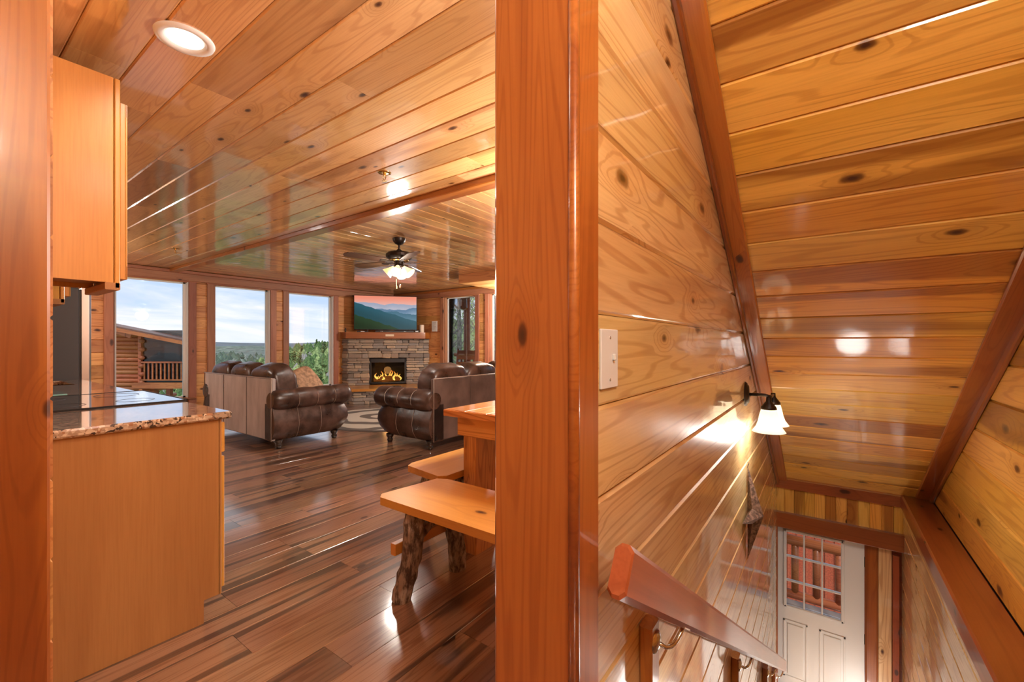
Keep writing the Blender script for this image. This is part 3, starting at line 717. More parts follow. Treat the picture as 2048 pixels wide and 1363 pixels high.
# ================================================================ SOFAS
def make_sofa(label):
    t = thing('sofa', label, 'sofa', (0, 0, 0), group='matching brown leather sofas')
    L = 2.12; hx = L / 2
    obj('back_panel', MB().rbox(-hx + .10, hx - .10, .0, .05, .10, .82, .012), back_lit, t)
    obj('base', MB().rbox(-hx + .16, hx - .16, .03, .90, .10, .30, .02), leather, t)
    obj('piping', MB().tube([(-hx + .10, -.004, .10), (-hx + .10, -.004, .82), (hx - .10, -.004, .82), (hx - .10, -.004, .10)], .006, 6), piping, t, True)
    for i in (-1, 1): obj('back_seam', MB().tube([(i * .33, -.002, .11), (i * .33, -.002, .815)], .0028, 5), leather, t)
    for i in (-1, 0, 1):
        obj('seat_cushion', MB().cushion(i * .58, .60, .39, .287, .35, .11, .25, wr=.03, seed=i + 3), leather, t, True)
        m = Matrix.Translation((i * .60, .215, .71)) @ Matrix.Rotation(R(13), 4, 'X')
        obj('back_cushion', MB().cushion(0, 0, 0, .312, .15, .27, .30, 40, 20, wr=.06, m=m, seed=i + 8), leather, t, True)
    prof = [(.10, .0), (.13, .035), (.20, .075), (.28, .090), (.36, .080), (.43, .055), (.49, .035), (.52, .03)]
    for s_ in (-1, 1):
        mb = MB(); ns = 14; vs = []; fs = []
        for j, (z, o_) in enumerate(prof):
            Fz = .86 + .10 * math.sin(math.pi * min(1, (z - .10) / .42)) ** 1.0
            for i in range(ns + 1):
                y = Fz * i / ns
                pu = -.006 * (1 if i in (5, 10) else 0)
                o2 = o_ - .10 + pu + (-.03 * max(0, (i - ns + 2) / 2) ** 2)
                vs.append(Vector((s_ * (hx - .02 + o2 + (.0 if i else 0)), y, z)))
        n1 = ns + 1
        fs = [(j * n1 + i, j * n1 + i + 1, (j + 1) * n1 + i + 1, (j + 1) * n1 + i) for j in range(len(prof) - 1) for i in range(ns)]
        # inner skin, front and back caps
        m0 = len(vs)
        for j, (z, o_) in enumerate(prof):
            Fz = .86 + .10 * math.sin(math.pi * min(1, (z - .10) / .42))
            vs.append(Vector((s_ * (hx - .26), 0, z))); vs.append(Vector((s_ * (hx - .26), Fz, z)))
        for j in range(len(prof) - 1):
            a, b = m0 + 2 * j, m0 + 2 * j + 2
            fs += [(a, b, b + 1, a + 1), (j * n1 + ns, a + 1, b + 1, (j + 1) * n1 + ns), (j * n1, (j + 1) * n1, b, a)]
        if s_ < 0: fs = [f[::-1] for f in fs]
        arm = obj('arm', mb.add(vs, fs), leather, t, 'auto')
        # rolled top, puffed between the seams
        pts = []; rad = []
        N = 44
        for i in range(N + 1):
            y = -.005 + 1.0 * i / N
            ph = (y - .04) / .235
            puff = .124 + .011 * abs(math.sin(math.pi * ph)) ** .6
            if i < 1 or i > N - 1: puff *= .72
            elif i == N - 1 or i == 1: puff *= .92
            pts.append((s_ * (hx - .125), y, .565)); rad.append(puff)
        under(obj('arm_roll', MB().tube(pts, rad, 20, sq=.92), leather, t, 'auto'), arm)
        for ph in (1, 2, 3):
            y = .04 + .235 * ph
            under(obj('seam', MB().tube([(s_ * (hx - .125) + .126 * math.cos(b_), y, .565 + .118 * math.sin(b_)) for b_ in [2 * math.pi * q / 24 for q in range(25)]], .0025, 5), piping, t), arm)
        for y in (.285, .57):
            under(obj('seam', MB().tube([(s_ * (hx - .02 + o_ - .10 + .001), y, z) for z, o_ in prof], .002, 5), piping, t), arm)
        for y in (.09, .80):
            obj('foot', MB().lathe([(.0, 0), (.026, 0), (.034, .018), (.036, .035), (.028, .048), (.042, .07), (.048, .085), (.046, .105)], (s_ * (hx - .13), y, 0), n=18), foot, t, True)
    return t
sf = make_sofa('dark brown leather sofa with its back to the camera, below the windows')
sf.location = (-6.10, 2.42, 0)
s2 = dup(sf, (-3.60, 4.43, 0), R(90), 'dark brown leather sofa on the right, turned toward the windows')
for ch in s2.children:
    if ch.name.startswith('back_panel'): ch.data = ch.data.copy(); ch.data.materials[0] = back_shaded
t = thing('throw_pillow', 'tan patterned throw pillow in the corner of the left sofa', 'pillow', (-5.35, 2.93, .50))
m = Matrix.Translation((-.06, .02, .21)) @ Matrix.Rotation(R(62), 4, 'Y') @ Matrix.Rotation(R(25), 4, 'Z')
obj('cover', MB().cushion(0, 0, 0, .21, .21, .07, .45, wr=.05, m=m), plain('tan_pillow_fabric', (.36, .22, .13), .8, var=.35, bscale=25), t, True)

# rug ------------------------------------------------------------------
def rugmat():
    m, g = newmat('swirl_rug'); P = g.n('TexCoord').outputs['Object']
    s_ = g.n('SeparateXYZ', {0: P}).outputs
    r_ = g.n('VectorMath', {0: P}, operation='LENGTH').outputs['Value']
    a = g.m('ARCTAN2', s_[1], s_[0])
    w = g.m('SINE', g.m('ADD', g.m('MULTIPLY', r_, 15.0), g.m('ADD', g.m('MULTIPLY', a, 2.0), g.m('MULTIPLY', g.noise(P, 2.0, 1), 5.0))))
    c = g.mix(g.ss(w, .2, .45), [.56, .53, .45], [.13, .115, .10])
    c = g.mix(g.ss(r_, .97, 1.0), c, [.12, .10, .09])
    b = g.n('Bump', {'Strength': .5, 'Distance': .004, 'Height': g.noise(P, 300, 2)}).outputs[0]
    g.out(g.n('BsdfPrincipled', {'Base Color': c, 'Roughness': .9, 'Normal': b}).outputs[0]); return m
o = tag(obj('area_rug', MB().lathe([(0, .012), (.98, .012), (1.02, .008), (1.03, 0)], n=72), rugmat(), loc=(-5.85, 4.55, 0)), 'round cream rug with dark swirls between the sofas', 'rug')
o.scale = (1.15, 1.0, 1)

# ================================================================ FIREPLACE
FPR = math.atan2(1.27, 1.02)
fpl = thing('fireplace', 'corner fireplace of stacked grey-brown stone with wood mantel and raised hearth', 'fireplace', (-7.96, 6.235, 0), FPR)
hw = .815
core = [(-hw + .03, .05), (hw - .03, .05), (hw + .11, .16), (.2, .85), (-.45, .65), (-hw - .12, .22)]
mb = MB()
mb.prism([(-hw + .03, .05), (-.36, .05), (-.36, .40), (-hw - .05, .2)][::1], 0, 1.33)
mb.prism([(.43, .05), (hw - .03, .05), (hw + .10, .155), (.43, .40)], 0, 1.33)
mb.box(-.36, .43, .05, .40, .90, 1.33).box(-.36, .43, .05, .40, 0, .31)
obj('core', mb, mortar, fpl)
_st = []
for i in range(10):
    b = MB().rbox(-.5, .5, -.5, .5, -.5, .5, .10)
    b.v = [tuple(c_ + random.uniform(-.07, .07) for c_ in v) for v in b.v]
    me = bpy.data.meshes.new('stone'); me.from_pydata(b.v, [], b.f); me.materials.append(grey_stone[i % 5]); _st.append(me)
def stone(x0, x1, z0, z1, y=0., dep=.08, M_=None, parent=fpl):
    o = put(bpy.data.objects.new('stone', random.choice(_st)), parent)
    jut = random.uniform(-.018, .012)
    m = Matrix.Translation(((x0 + x1) / 2, y + dep / 2 + jut, (z0 + z1) / 2)) @ Matrix.Diagonal((x1 - x0 - .004, dep, z1 - z0 - .004, 1))
    o.matrix_basis = (M_ @ m) if M_ else m
    return o
z = .31
while z < 1.325:
    h = random.choice((.045, .055, .065, .085, .105)); h = min(h, 1.33 - z)
    if 1.33 - z - h < .03: h = 1.33 - z
    segs = [(-hw, hw)]
    if z < .88: segs = [(-hw, -.36), (.43, hw)]
    elif z < .90: pass
    for a, b in segs:
        x = a
        while x < b - .01:
            w = random.uniform(.10, .30) * (1.15 if h > .08 else 1)
            if b - x - w < .07: w = b - x
            stone(x, x + w, z, z + h); x += w
    # returns to the walls
    ml = Matrix.Translation((-hw, .02, 0)) @ Matrix.Rotation(R(180 - 51.2 - 180), 4, 'Z')
    ang_l = math.atan2(.78, -.626)
    Ml = Matrix.Translation((-hw, .0, 0)) @ Matrix.Rotation(ang_l - math.pi, 4, 'Z')
    stone(-.22, 0, z, z + h, 0, .06, Ml)
    Mr = Matrix.Translation((hw, .0, 0)) @ Matrix.Rotation(math.atan2(.626, .78), 4, 'Z')
    stone(0, .17, z, z + h, 0, .06, Mr)
    z += h
# mantel
mt = MB().prism([(-hw - .17, .16), (-hw - .03, -.09), (hw + .03, -.09), (hw + .19, .10), (hw, .35), (-hw, .35)], 1.335, 1.475)
_m = obj('mantel', mt, trim, fpl)
_k = obj('name_plate', MB().rbox(-.02, .16, -.094, -.090, 1.385, 1.43, .001), plain('pale_brass_plate', (.75, .62, .45), .4), fpl); under(_k, _m)
# insert
obj('firebox', MB().box(-.355, .425, .34, .36, .33, .89).box(-.355, -.345, .03, .36, .33, .89).box(.415, .425, .03, .36, .33, .89).box(-.355, .425, .03, .36, .88, .89).box(-.355, .425, .03, .36, .318, .33), plain('sooty_firebox', (.03, .028, .026), .8), fpl)
mb = MB()
for a, b, c_, d_ in ((-.36, -.32, .33, .89), (.39, .43, .33, .89), (-.36, .43, .80, .89), (-.36, .43, .33, .365)): mb.rbox(a, b, -.012, .03, c_, d_, .004)
obj('insert_frame', mb, black, fpl)
obj('fire_glass', MB().box(-.32, .39, .018, .022, .365, .80), tint_m, fpl)
logm = plain('charred_log', (.10, .05, .03), .9, var=.6, emit=(1, .25, .03), es=.25)
for p0, p1, r_ in (((-.28, .16, .40), (.30, .20, .41), .035), ((-.24, .24, .44), (.1, .12, .47), .028), ((.05, .13, .46), (.33, .24, .43), .028), ((-.1, .1, .38), (.18, .22, .40), .025)):
    obj('log', MB().tube([Vector(p0).lerp(Vector(p1), q / 5) for q in range(6)], r_, 10, wob=.25), logm, fpl, True)
def flamemat():
    m, g = newmat('flame'); P = g.n('TexCoord').outputs['Object']; z_ = g.n('SeparateXYZ', {0: P}).outputs[2]
    c = g.mix(g.ss(z_, .40, .64), [1, .62, .12], [1, .22, .02])
    g.out(g.n('Emission', {0: c, 1: 2.6}).outputs[0]); return m
flm = flamemat()
for i in range(13):
    x = -.24 + .045 * i + random.uniform(-.015, .015); hgt = random.uniform(.10, .24) * (1.15 - abs(x - .03) * 1.6); yy = random.uniform(.10, .24)
    pts = [(x + .02 * math.sin(q * 1.1 + i), yy, .39 + hgt * q / 7) for q in range(8)]
    obj('flame', MB().tube(pts, [.018, .028, .032, .028, .022, .015, .008, .001], 8, sq=.5), flm, fpl, True)
lamp('fire_glow', (-7.96 + .1, 6.235 - .05, .62), 2.5, .1, (1, .45, .12))
# raised hearth
hb = [(-.64, -.87), (1.0, -.87), (1.15, .0), (-1.0, .0), (-1.0, -.25)]
obj('hearth_core', MB().prism([(-.60, -.82), (.96, -.82), (1.1, -.0), (-.95, -.0), (-.95, -.24)], 0, .255), mortar, fpl)
obj('hearth_top', MB().prism([(-.66, -.90), (1.02, -.90), (1.18, .0), (-1.02, .0), (-1.02, -.27)], .258, .31), benchw, fpl)
z = 0
while z < .25:
    h = min(random.choice((.045, .06, .075)), .255 - z)
    if .255 - z - h < .03: h = .255 - z
    x = -.63
    while x < .97:
        w = min(random.uniform(.10, .26), .98 - x); stone(x, x + w, z, z + h, -.87, .07); x += w
    Mh = Matrix.Translation((-.64, -.87, 0)) @ Matrix.Rotation(math.atan2(.62, -.36) - math.pi, 4, 'Z')
    for q in range(3): stone(-.70 + .235 * q, -.70 + .235 * (q + 1), z, z + h, 0, .06, Mh)
    z += h
def fploc(x, y, z):
    v = Matrix.Rotation(FPR, 4, 'Z') @ Vector((x, y, z)); return (v.x - 7.96, v.y + 6.235, v.z)
# tv --------------------------------------------------------------------
def tvmat():
    m, g = newmat('tv_mountain_picture'); P = g.n('TexCoord').outputs['Object']
    s_ = g.n('SeparateXYZ', {0: P}).outputs; X, Z = g.m('ADD', s_[0], .67), s_[2]     # X 0..1.34, Z 0..0.75
    v = g.m('DIVIDE', Z, .74); h = g.m('DIVIDE', X, 1.34)
    c = g.mix(g.ss(v, .72, 1.0), [.80, .42, .36], [.86, .27, .17])
    c = g.mix(g.ss(v, .55, .80), [.50, .53, .62], c)
    def layer(c, base, slope, amp, sc, seed, top, bot):
        n1 = g.noise(g.n('CombineXYZ', {0: X, 1: seed, 2: 0.0}).outputs[0], sc, 4, .55)
        hh = g.m('ADD', g.m('ADD', base, g.m('MULTIPLY', h, slope)), g.m('MULTIPLY', g.m('SUBTRACT', n1, .5), amp))
        dlt = g.m('SUBTRACT', hh, v)
        return g.mix(g.ss(dlt, -.004, .006), c, g.mix(g.ss(dlt, 0, .30), top, bot))
    c = layer(c, .82, -.05, .22, 2.2, 3.0, [.33, .38, .50], [.60, .55, .60])
    c = layer(c, .60, .06, .42, 1.6, 9.0, [.10, .20, .32], [.30, .42, .55])
    c = layer(c, .52, .00, .35, 2.0, 14.0, [.05, .15, .22], [.12, .25, .33])
    c = layer(c, .82, -.56, .10, 5.0, 21.0, [.02, .10, .14], [.015, .07, .09])
    c = layer(c, .46, -.60, .14, 7.0, 31.0, [.018, .05, .02], [.012, .03, .012])
    g.out(g.n('BsdfPrincipled', {'Base Color': (0, 0, 0, 1), 'Roughness': .3, 'Specular IOR Level': .15, 'Emission Color': c, 'Emission Strength': 1.0}).outputs[0]); return m
tv = thing('television', 'large flat television showing misty mountains at sunset above the mantel', 'television', fploc(-.012, .02, 1.53), FPR)
obj('bezel', MB().rbox(-.68, .68, 0, .05, 0, .765, .006), black, tv)
obj('screen', MB().box(-.668, .668, -.003, .0, .014, .753), tvmat(), tv)
obj('stand_foot', MB().box(-.42, -.36, -.07, .08, -.054, -.044).box(-.40, -.38, .0, .03, -.05, .02).box(.36, .42, -.07, .08, -.054, -.044).box(.38, .40, .0, .03, -.05, .02), black, tv)
t = thing('set_top_box', 'small black media box at the left end of the mantel', 'media box', fploc(-.52, -.03, 1.476), FPR)
obj('case', MB().rbox(-.10, .10, -.05, .05, 0, .028, .004), black, t); obj('front_light', MB().box(-.02, .06, -.052, -.0505, .008, .018), white, t)
t = thing('sound_bar', 'slim black sound bar with small indicator lights under the television', 'sound bar', fploc(.18, -.05, 1.476), FPR)
obj('case', MB().rbox(-.42, .42, -.035, .035, 0, .042, .008), black, t)
for q in (-.3, -.27, .2, .23): obj('indicator', MB().box(q, q + .012, -.037, -.0352, .014, .024), white, t)
t = thing('router_box', 'tiny black box with white lettering dots at the right end of the mantel', 'media box', fploc(.66, -.055, 1.476), FPR)
obj('case', MB().rbox(-.05, .05, -.025, .03, 0, .05, .006), black, t); obj('front_light', MB().box(-.03, .03, -.027, -.0252, .015, .03), white, t)
t = thing('pillar_candle', 'cream pillar candle on the right end of the mantel', 'candle', fploc(.775, -.02, 1.476), FPR)
obj('wax', MB().lathe([(0, 0), (.048, 0), (.05, .01), (.05, .17), (.042, .175), (0, .168)], n=24), candlew, t, 'auto')
obj('wick', MB().tube([(0, 0, .165), (.003, 0, .185)], .0015, 5), black, t)
t = thing('tray', 'low black oval tray on the wooden hearth top', 'tray', fploc(.12, -.72, .311), FPR)
obj('dish', MB().lathe([(0, .006), (.15, .006), (.19, .022), (.195, .020), (.155, 0), (0, 0)], n=32), black, t, True)
obj('remote', MB().rbox(-.07, .07, -.02, .02, .010, .028, .005), black, t)
for s_, x in ((-1, -.86), ):
    t = thing('mantel_ornament', 'tiny dark figurine on the left tip of the mantel', 'ornament', fploc(x, -.02, 1.476), FPR)
    obj('figure', MB().lathe([(0, 0), (.02, 0), (.014, .02), (.02, .05), (.010, .07), (.014, .085), (0, .10)], n=12), bronze, t, True)
# paper notice beside back-wall window
t = thing('wall_notice', 'small white framed notice on the back wall between fireplace and window', 'notice', (-7.27, YB - .003, 1.50))
obj('frame', MB().rbox(-.085, .085, -.012, 0, 0, .24, .003), vinyl, t)
ink = plain('grey_ink', (.35, .33, .32), .6)
for q in range(6): obj('text_line', MB().box(-.06, .05 - .02 * (q % 3), -.0135, -.0125, .20 - .03 * q, .208 - .03 * q), ink, t)

# ================================================================ DINING SET
tb = thing('dining_table', 'thick-topped golden timber dining table with block legs behind the post', 'table', (-1.843, 1.87, 0))
TW, TL = .96, 1.85
for i in range(6):
    board('top_board', (TW / 6 * (i + .5), TL / 2, .790), (0, 1, 0), (0, 0, 1), TL - .0, TW / 6 - .001, .041, tablew, tb, ch=.004, bar=True)
slab_board('end_board', 0, TW, -.012, -.0005, .792, .829, 'x', tablew, tb)
slab_board('apron', .075, TW - .075, .03, .075, .68, .788, 'x', tablew, tb)
slab_board('apron', .075, TW - .075, TL - .075, TL - .03, .68, .788, 'x', tablew, tb)
slab_board('apron', .075, .11, .076, TL - .076, .68, .788, 'y', tablew, tb)
slab_board('apron', TW - .11, TW - .075, .076, TL - .076, .68, .788, 'y', tablew, tb)
for y in (.034, TL - .224):
    for x in (.117, TW - .213): slab_board('leg', x, x + .096, y, y + .19, 0, .679 if False else .70, 'z', tablew, tb)
def bench(label, loc, rz, L=1.25, Wd=.40):
    """seat long axis along local x, end at x=0; y across"""
    t = thing('bench', label, 'bench', loc, rz, 'log-legged benches around the table')
    r = .035; seg = [(r, 0), (L - r, 0), (L, r), (L, Wd - r), (L - r, Wd), (.10, Wd), (.045, Wd - .03), (.0, r)]
    obj('seat', MB().prism(seg, .432, .47), benchw, t)
    for ex, dirx in ((.17, 1), (L - .17, -1)):
        for sy in (-1, 1):
            y0 = Wd / 2 + sy * .185; y1 = Wd / 2 + sy * .12
            pts = []
            for q in range(12):
                k = q / 11
                pts.append((ex + dirx * (.0 + .05 * k) + .012 * math.sin(k * 5 + sy), y0 + (y1 - y0) * k + .008 * math.sin(4 * k + ex * 5), .445 * k))
            obj('leg', MB().tube(pts, [.044 + .006 * k / 11 for k in range(12)], 22, wob=.16), bark, t, 'auto')
        obj('brace', MB().tube([(ex + dirx * .02 + q * .001, Wd / 2 - .145 + .26 * q / 7, .245 + .16 * q / 7) for q in range(8)], .022, 14, wob=.14), bark, t, 'auto')
    for x in (.14, L - .18): slab_board('stretcher', x, x + .035, -.02, Wd + .03, .228, .282, 'y', benchw, t)
    return t
bench('golden wooden bench on barked log legs, nearest the camera beside the post', (-1.80, 1.345, 0), 0)
bench('second wooden bench along the side of the dining table, behind the first', (-1.745, 1.75, 0), R(90), 1.45, .37)

# ================================================================ STAIR THINGS
# hand rail
t = thing('handrail', 'long reddish wooden handrail sloping down the stair wall on metal brackets', 'handrail', (0, 0, 0))
sr = Vector((0, 1, -.645)).normalized(); nr = Vector((0, .645, 1)).normalized()
p0, p1 = Vector((-.3015, .752, .81)), Vector((-.3015, 4.62, .81 - .645 * (4.62 - .752)))
hw_, hh, c_ = .0185, .047, .011
prof = [(-hw_, -hh + c_), (-hw_ + c_, -hh), (hw_ - c_, -hh), (hw_, -hh + c_), (hw_, hh - c_), (hw_ - c_, hh), (-hw_ + c_, hh), (-hw_, hh - c_)]
Lr = (p1 - p0).length; vs = []
for x in (0, .006, Lr - .006, Lr):
    k = .86 if x in (0, Lr) else 1
    for a, b in prof: vs.append((x, a * k, b * k))
fs = [tuple(range(8))[::-1], tuple(range(24, 32))] + [(j * 8 + i, j * 8 + (i + 1) % 8, (j + 1) * 8 + (i + 1) % 8, (j + 1) * 8 + i) for j in range(3) for i in range(8)]
o = obj('rail', MB().add(vs, fs), railw, t)
m = Matrix((sr, nr.cross(sr), nr)).transposed().to_4x4(); m.translation = p0; o.matrix_basis = m
for y in (1.10, 2.42, 3.74, 4.45):
    zt = .81 - .645 * (y - .752)
    b = board('bracket_block', (XS, y, zt - .075 - .075), (0, 0, 1), (1, 0, 0), .155, .062, .034, trim, t, ch=.006, bar=True)
    x0 = XS + .034; zr = zt - .115
    obj('rosette', MB().lathe([(0, .010), (.012, .010), (.026, .004), (.029, 0)], n=20, m=Matrix.Diagonal((1, 1, 1, 1)) @ Matrix.Rotation(R(90), 4, 'Y')), nickel, t, True, loc=(x0, y, zr))
    pts = [(x0, y, zr), (x0 + .02, y + .01, zr - .012)]
    pts += [(x0 + .02 + .025 * q / 6, y + .01 + .075 * q / 6, zr - .012 - .012 * math.sin(math.pi * q / 6) + (.012 + (zt - .645 * .085 - .052 - zr)) * (q / 6) ** 2) for q in range(1, 7)]
    obj('bracket_arm', MB().tube(pts, .0055, 10), nickel, t, True)
    e = Vector(pts[-1]); obj('saddle', MB().box(-.011, .011, -.03, .03, -.003, .0, Matrix.Translation(e) @ Matrix.Rotation(math.atan(-.645), 4, 'X')), nickel, t)
# light switch
t = thing('light_switch', 'white double-height light switch plate on the pine stair wall', 'light switch', (XS, .88, 1.188))
obj('plate', MB().rbox(0, .006, -.045, .042, -.063, .063, .003), white, t)
obj('toggle', MB().rbox(.006, .013, .010, .018, -.004, .010, .002), vinyl, t)
for z in (-.045, .045): obj('screw', MB().lathe([(0, .0018), (.003, .001), (.0032, 0)], n=8, m=Matrix.Rotation(R(90), 4, 'Y')), steel, t, loc=(.006, -.001, z))
# sconce
t = thing('wall_sconce', 'two-light bronze wall sconce with frosted bell shades on the stair wall', 'wall light', (XS, 2.87, .925))
obj('back_plate', MB().lathe([(0, .022), (.045, .020), (.052, .012), (.060, .010), (.066, 0)], n=32, m=Matrix.Diagonal((1, .85, 1.1, 1)) @ Matrix.Rotation(R(90), 4, 'Y')), bronze, t, True)
obj('arm', MB().tube([(.01, 0, .0), (.10, 0, .0), (.13, 0, -.008)], .009, 10).tube([(.13, -.13, -.008), (.13, .13, -.008)], .008, 10), bronze, t, True)
for y in (-.12, .13):
    obj('lamp_holder', MB().lathe([(0, .012), (.012, .010), (.014, -.012), (.020, -.02), (.036, -.042), (.040, -.055), (.036, -.057)], (.13, y, -.008), n=24), bronze, t, True)
    _s = obj('shade', MB().lathe([(.034, -.050), (.040, -.066), (.046, -.09), (.052, -.12), (.062, -.150), (.082, -.178), (.080, -.179), (.058, -.150), (.048, -.12), (.042, -.09), (.036, -.066)], (.13, y, -.008), n=32), shade_white, t, True)
    _k = obj('bulb', MB().lathe([(0, -.06), (.014, -.07), (.024, -.095), (.020, -.12), (0, -.13)], (.13, y, -.008), n=14), bulb_m, t, True); under(_k, _s)
    lamp('sconce_lamp', (XS + .13, 2.87 + y, .925 - .215), 8, .05)
# tin star
t = thing('metal_star', 'elongated rusty tin star hanging on the stair wall under the sconce', 'wall ornament', (XS + .004, 2.93, .21))
ty, bz, w_ = .27, .29, .20
ring = [(0, .28), (.05, .05), (w_, 0), (.045, -.045), (-.0, -.28), (-.045, -.045), (-w_, 0), (-.045, .045)]
vs = [(.065, 0, 0)] + [(0.0, y, z) for y, z in ring]
vs = [(.085, 0, 0)] + [((.0 if i % 2 == 0 else .03), y, z) for i, (y, z) in enumerate(ring)] + [(0, 0, 0)]
obj('star_body', MB().add(vs, [(0, 1 + (i + 1) % 8, 1 + i) for i in range(8)] + [(9, 1 + i, 1 + (i + 1) % 8) for i in range(8)]), rust, t)
obj('hanger', MB().tube([(.0, 0, .27), (.006, 0, .295), (.0, 0, .305)], .003, 6), rust, t)

# ================================================================ OUTSIDE
grassm = plain('hill_scrub', (.10, .15, .045), .95, var=.6, bscale=.35)
def forestmat(name, a, b, sc):
    m, g = newmat(name); P = g.n('TexCoord').outputs['Object']
    n1 = g.noise(P, sc, 6, .7); n2 = g.noise(P, sc * .12, 3)
    c = g.mix(g.ss(n1, .38, .62), a, b); c = g.mix(g.ss(n2, .4, .62, 0, .6), c, [.19, .18, .17])
    g.out(g.n('BsdfDiffuse', {0: c}).outputs[0]); return m
near_f = forestmat('near_woodland', [.20, .25, .11], [.38, .45, .22], .5)
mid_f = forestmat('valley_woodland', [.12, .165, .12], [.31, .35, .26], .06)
far_f = forestmat('hazed_ridge_woods', [.16, .215, .235], [.25, .30, .32], .012)  # bluish distance haze is mixed into the ridge colour
def terrain(name, mat, r0, r1, nr_, az0, az1, na, hfun, rough=0):
    mb = MB(); vs = []
    for i in range(nr_ + 1):
        r_ = r0 * (r1 / r0) ** (i / nr_)
        for j in range(na + 1):
            az = az0 + (az1 - az0) * j / na      # degrees left of +Y
            x, y = -math.sin(R(az)) * r_, math.cos(R(az)) * r_
            vs.append((x, y, hfun(r_, az, x, y)))
    n1 = na + 1
    mb.add(vs, [(i * n1 + j, (i + 1) * n1 + j, (i + 1) * n1 + j + 1, i * n1 + j + 1) for i in range(nr_) for j in range(na)])
    return obj(name, mb, mat, kind='structure', smooth=True)
def sm(a, b, x): k = min(1, max(0, (x - a) / (b - a))); return k * k * (3 - 2 * k)
def hill(r_, az, x, y):
    z = -7.5 - .075 * r_
    # wooded shoulder right of the third window
    K = ((44, 16), (50, 9), (58.7, -2), (63, -5.5), (65, -9.5), (70, -18), (80, -22))
    G = K[0][1] if az < 44 else K[-1][1]
    for (a0, g0), (a1, g1) in zip(K, K[1:]):
        if a0 <= az < a1: G = g0 + (g1 - g0) * (az - a0) / (a1 - a0)
    w_ = sm(50, 190, r_) * sm(42, 48, az)
    z = z * (1 - w_) + G * w_
    z += sm(49, 43, az) * sm(18, 70, r_) * (18 + 5 * sm(70, 120, r_))
    z += 1.2 * noise.noise(Vector((x, y, 0)) * .03)
    return z
ter = terrain('terrain', near_f, 13, 300, 46, -60, 130, 130, hill)
def valley(r_, az, x, y):
    base = -32 + 26 * sm(500, 1500, r_)
    return base + sm(300, 900, r_) * 16 * noise.noise(Vector((x, y, 3)) * .0022) + 5 * noise.noise(Vector((x, y, 0)) * .012)
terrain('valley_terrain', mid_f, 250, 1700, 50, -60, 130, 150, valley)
def ridge(r_, az, x, y):
    return -40 + 42 * sm(1500, 2600, r_) + 30 * sm(1700, 2600, r_) * noise.noise(Vector((x, y, 9)) * .0012)
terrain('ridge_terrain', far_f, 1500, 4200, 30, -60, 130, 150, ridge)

leaf_a = plain('pine_needles', (.11, .18, .05), .9, var=.55, bscale=2.2)
leaf_b = plain('spring_leaves', (.32, .40, .14), .9, var=.5, bscale=2.2)
leaf_c = plain('bare_twigs', (.38, .35, .31), .95, var=.4, bscale=3)
trunk_m = plain('grey_trunk', (.28, .25, .22), .9, var=.4, bscale=6)
def crown_mb(h, w, kind, n=46):
    mb = MB()
    for i in range(n):
        k = random.random()
        if kind == 'pine': z = h * (.22 + .78 * k); rr = w * (1 - k) ** .8 * random.uniform(.25, 1)
        else: z = h * (.40 + .55 * k); rr = w * math.sqrt(max(0, 1 - (2 * k - 1) ** 2)) * random.uniform(.3, 1)
        a = random.uniform(0, 6.283); s_ = w * random.uniform(.10, .22)
        c_ = Vector((rr * math.cos(a), rr * math.sin(a), z))
        m = Matrix.Translation(c_) @ Matrix.Rotation(random.random() * 6, 4, 'Z') @ Matrix.Rotation(random.uniform(-.5, .5), 4, 'X')
        vs = [m @ Vector(v) for v in ((s_, 0, 0), (-s_, .2 * s_, 0), (0, s_, .1 * s_), (0, -s_, 0), (0, 0, s_ * .6), (0, 0, -s_ * .35))]
        mb.add(vs, [(0, 2, 4), (2, 1, 4), (1, 3, 4), (3, 0, 4), (2, 0, 5), (1, 2, 5), (3, 1, 5), (0, 3, 5)])
    return mb
leaf_d = plain('pale_spring_leaves', (.50, .60, .28), .9, var=.4, bscale=2.2)
def tree_proto(kind, h, w, label, group):
    t = thing('pine_tree' if kind == 'pine' else ('bare_tree' if kind == 'bare' else 'leafy_tree'), label, 'tree', (0, 0, 0), group=group)
    obj('trunk', MB().tube([(0, 0, -.5), (.05 * h * .1, 0, h * .4), (0, 0, h * .95)], [h * .016, h * .012, h * .003], 7), trunk_m, t)
    if kind == 'bare':
        mb = MB()
        for i in range(34):
            z = h * random.uniform(.25, .9); a = random.uniform(0, 6.283); L = w * random.uniform(.5, 1) * (1.1 - z / h)
            e = Vector((math.cos(a) * L, math.sin(a) * L, z + L * .9)); mb.tube([(0, 0, z), e], [h * .004, h * .0012], 4)
            for q in range(3):
                a2 = a + random.uniform(-.9, .9); m0 = Vector((0, 0, z)).lerp(e, random.uniform(.4, .9)); mb.tube([m0, m0 + Vector((math.cos(a2) * L * .45, math.sin(a2) * L * .45, L * .5))], [h * .002, h * .0008], 3)
        obj('branches', mb, leaf_c, t)
    elif kind == 'sparse':
        mb = MB()
        for i in range(900):
            z = h * random.uniform(.12, 1); a = random.uniform(0, 6.283); rr = w * random.uniform(.1, 1); s_ = random.uniform(.04, .13)
            x, y = rr * math.cos(a), rr * math.sin(a); dx, dy = s_ * math.cos(a * 5), s_ * math.sin(a * 5)
            mb.add([(x - dx, y - dy, z), (x + dx, y + dy, z), (x, y, z + s_ * 1.4), (x, y + s_ * .4, z - s_ * .6)], [(0, 1, 2), (1, 0, 3), (0, 2, 3), (1, 3, 2)])
        obj('crown', mb, leaf_d, t)
    else: obj('crown', crown_mb(h, w, kind, 210), leaf_a if kind == 'pine' else leaf_b, t)
    return t
gp = 'trees on the hillside beyond the third window'
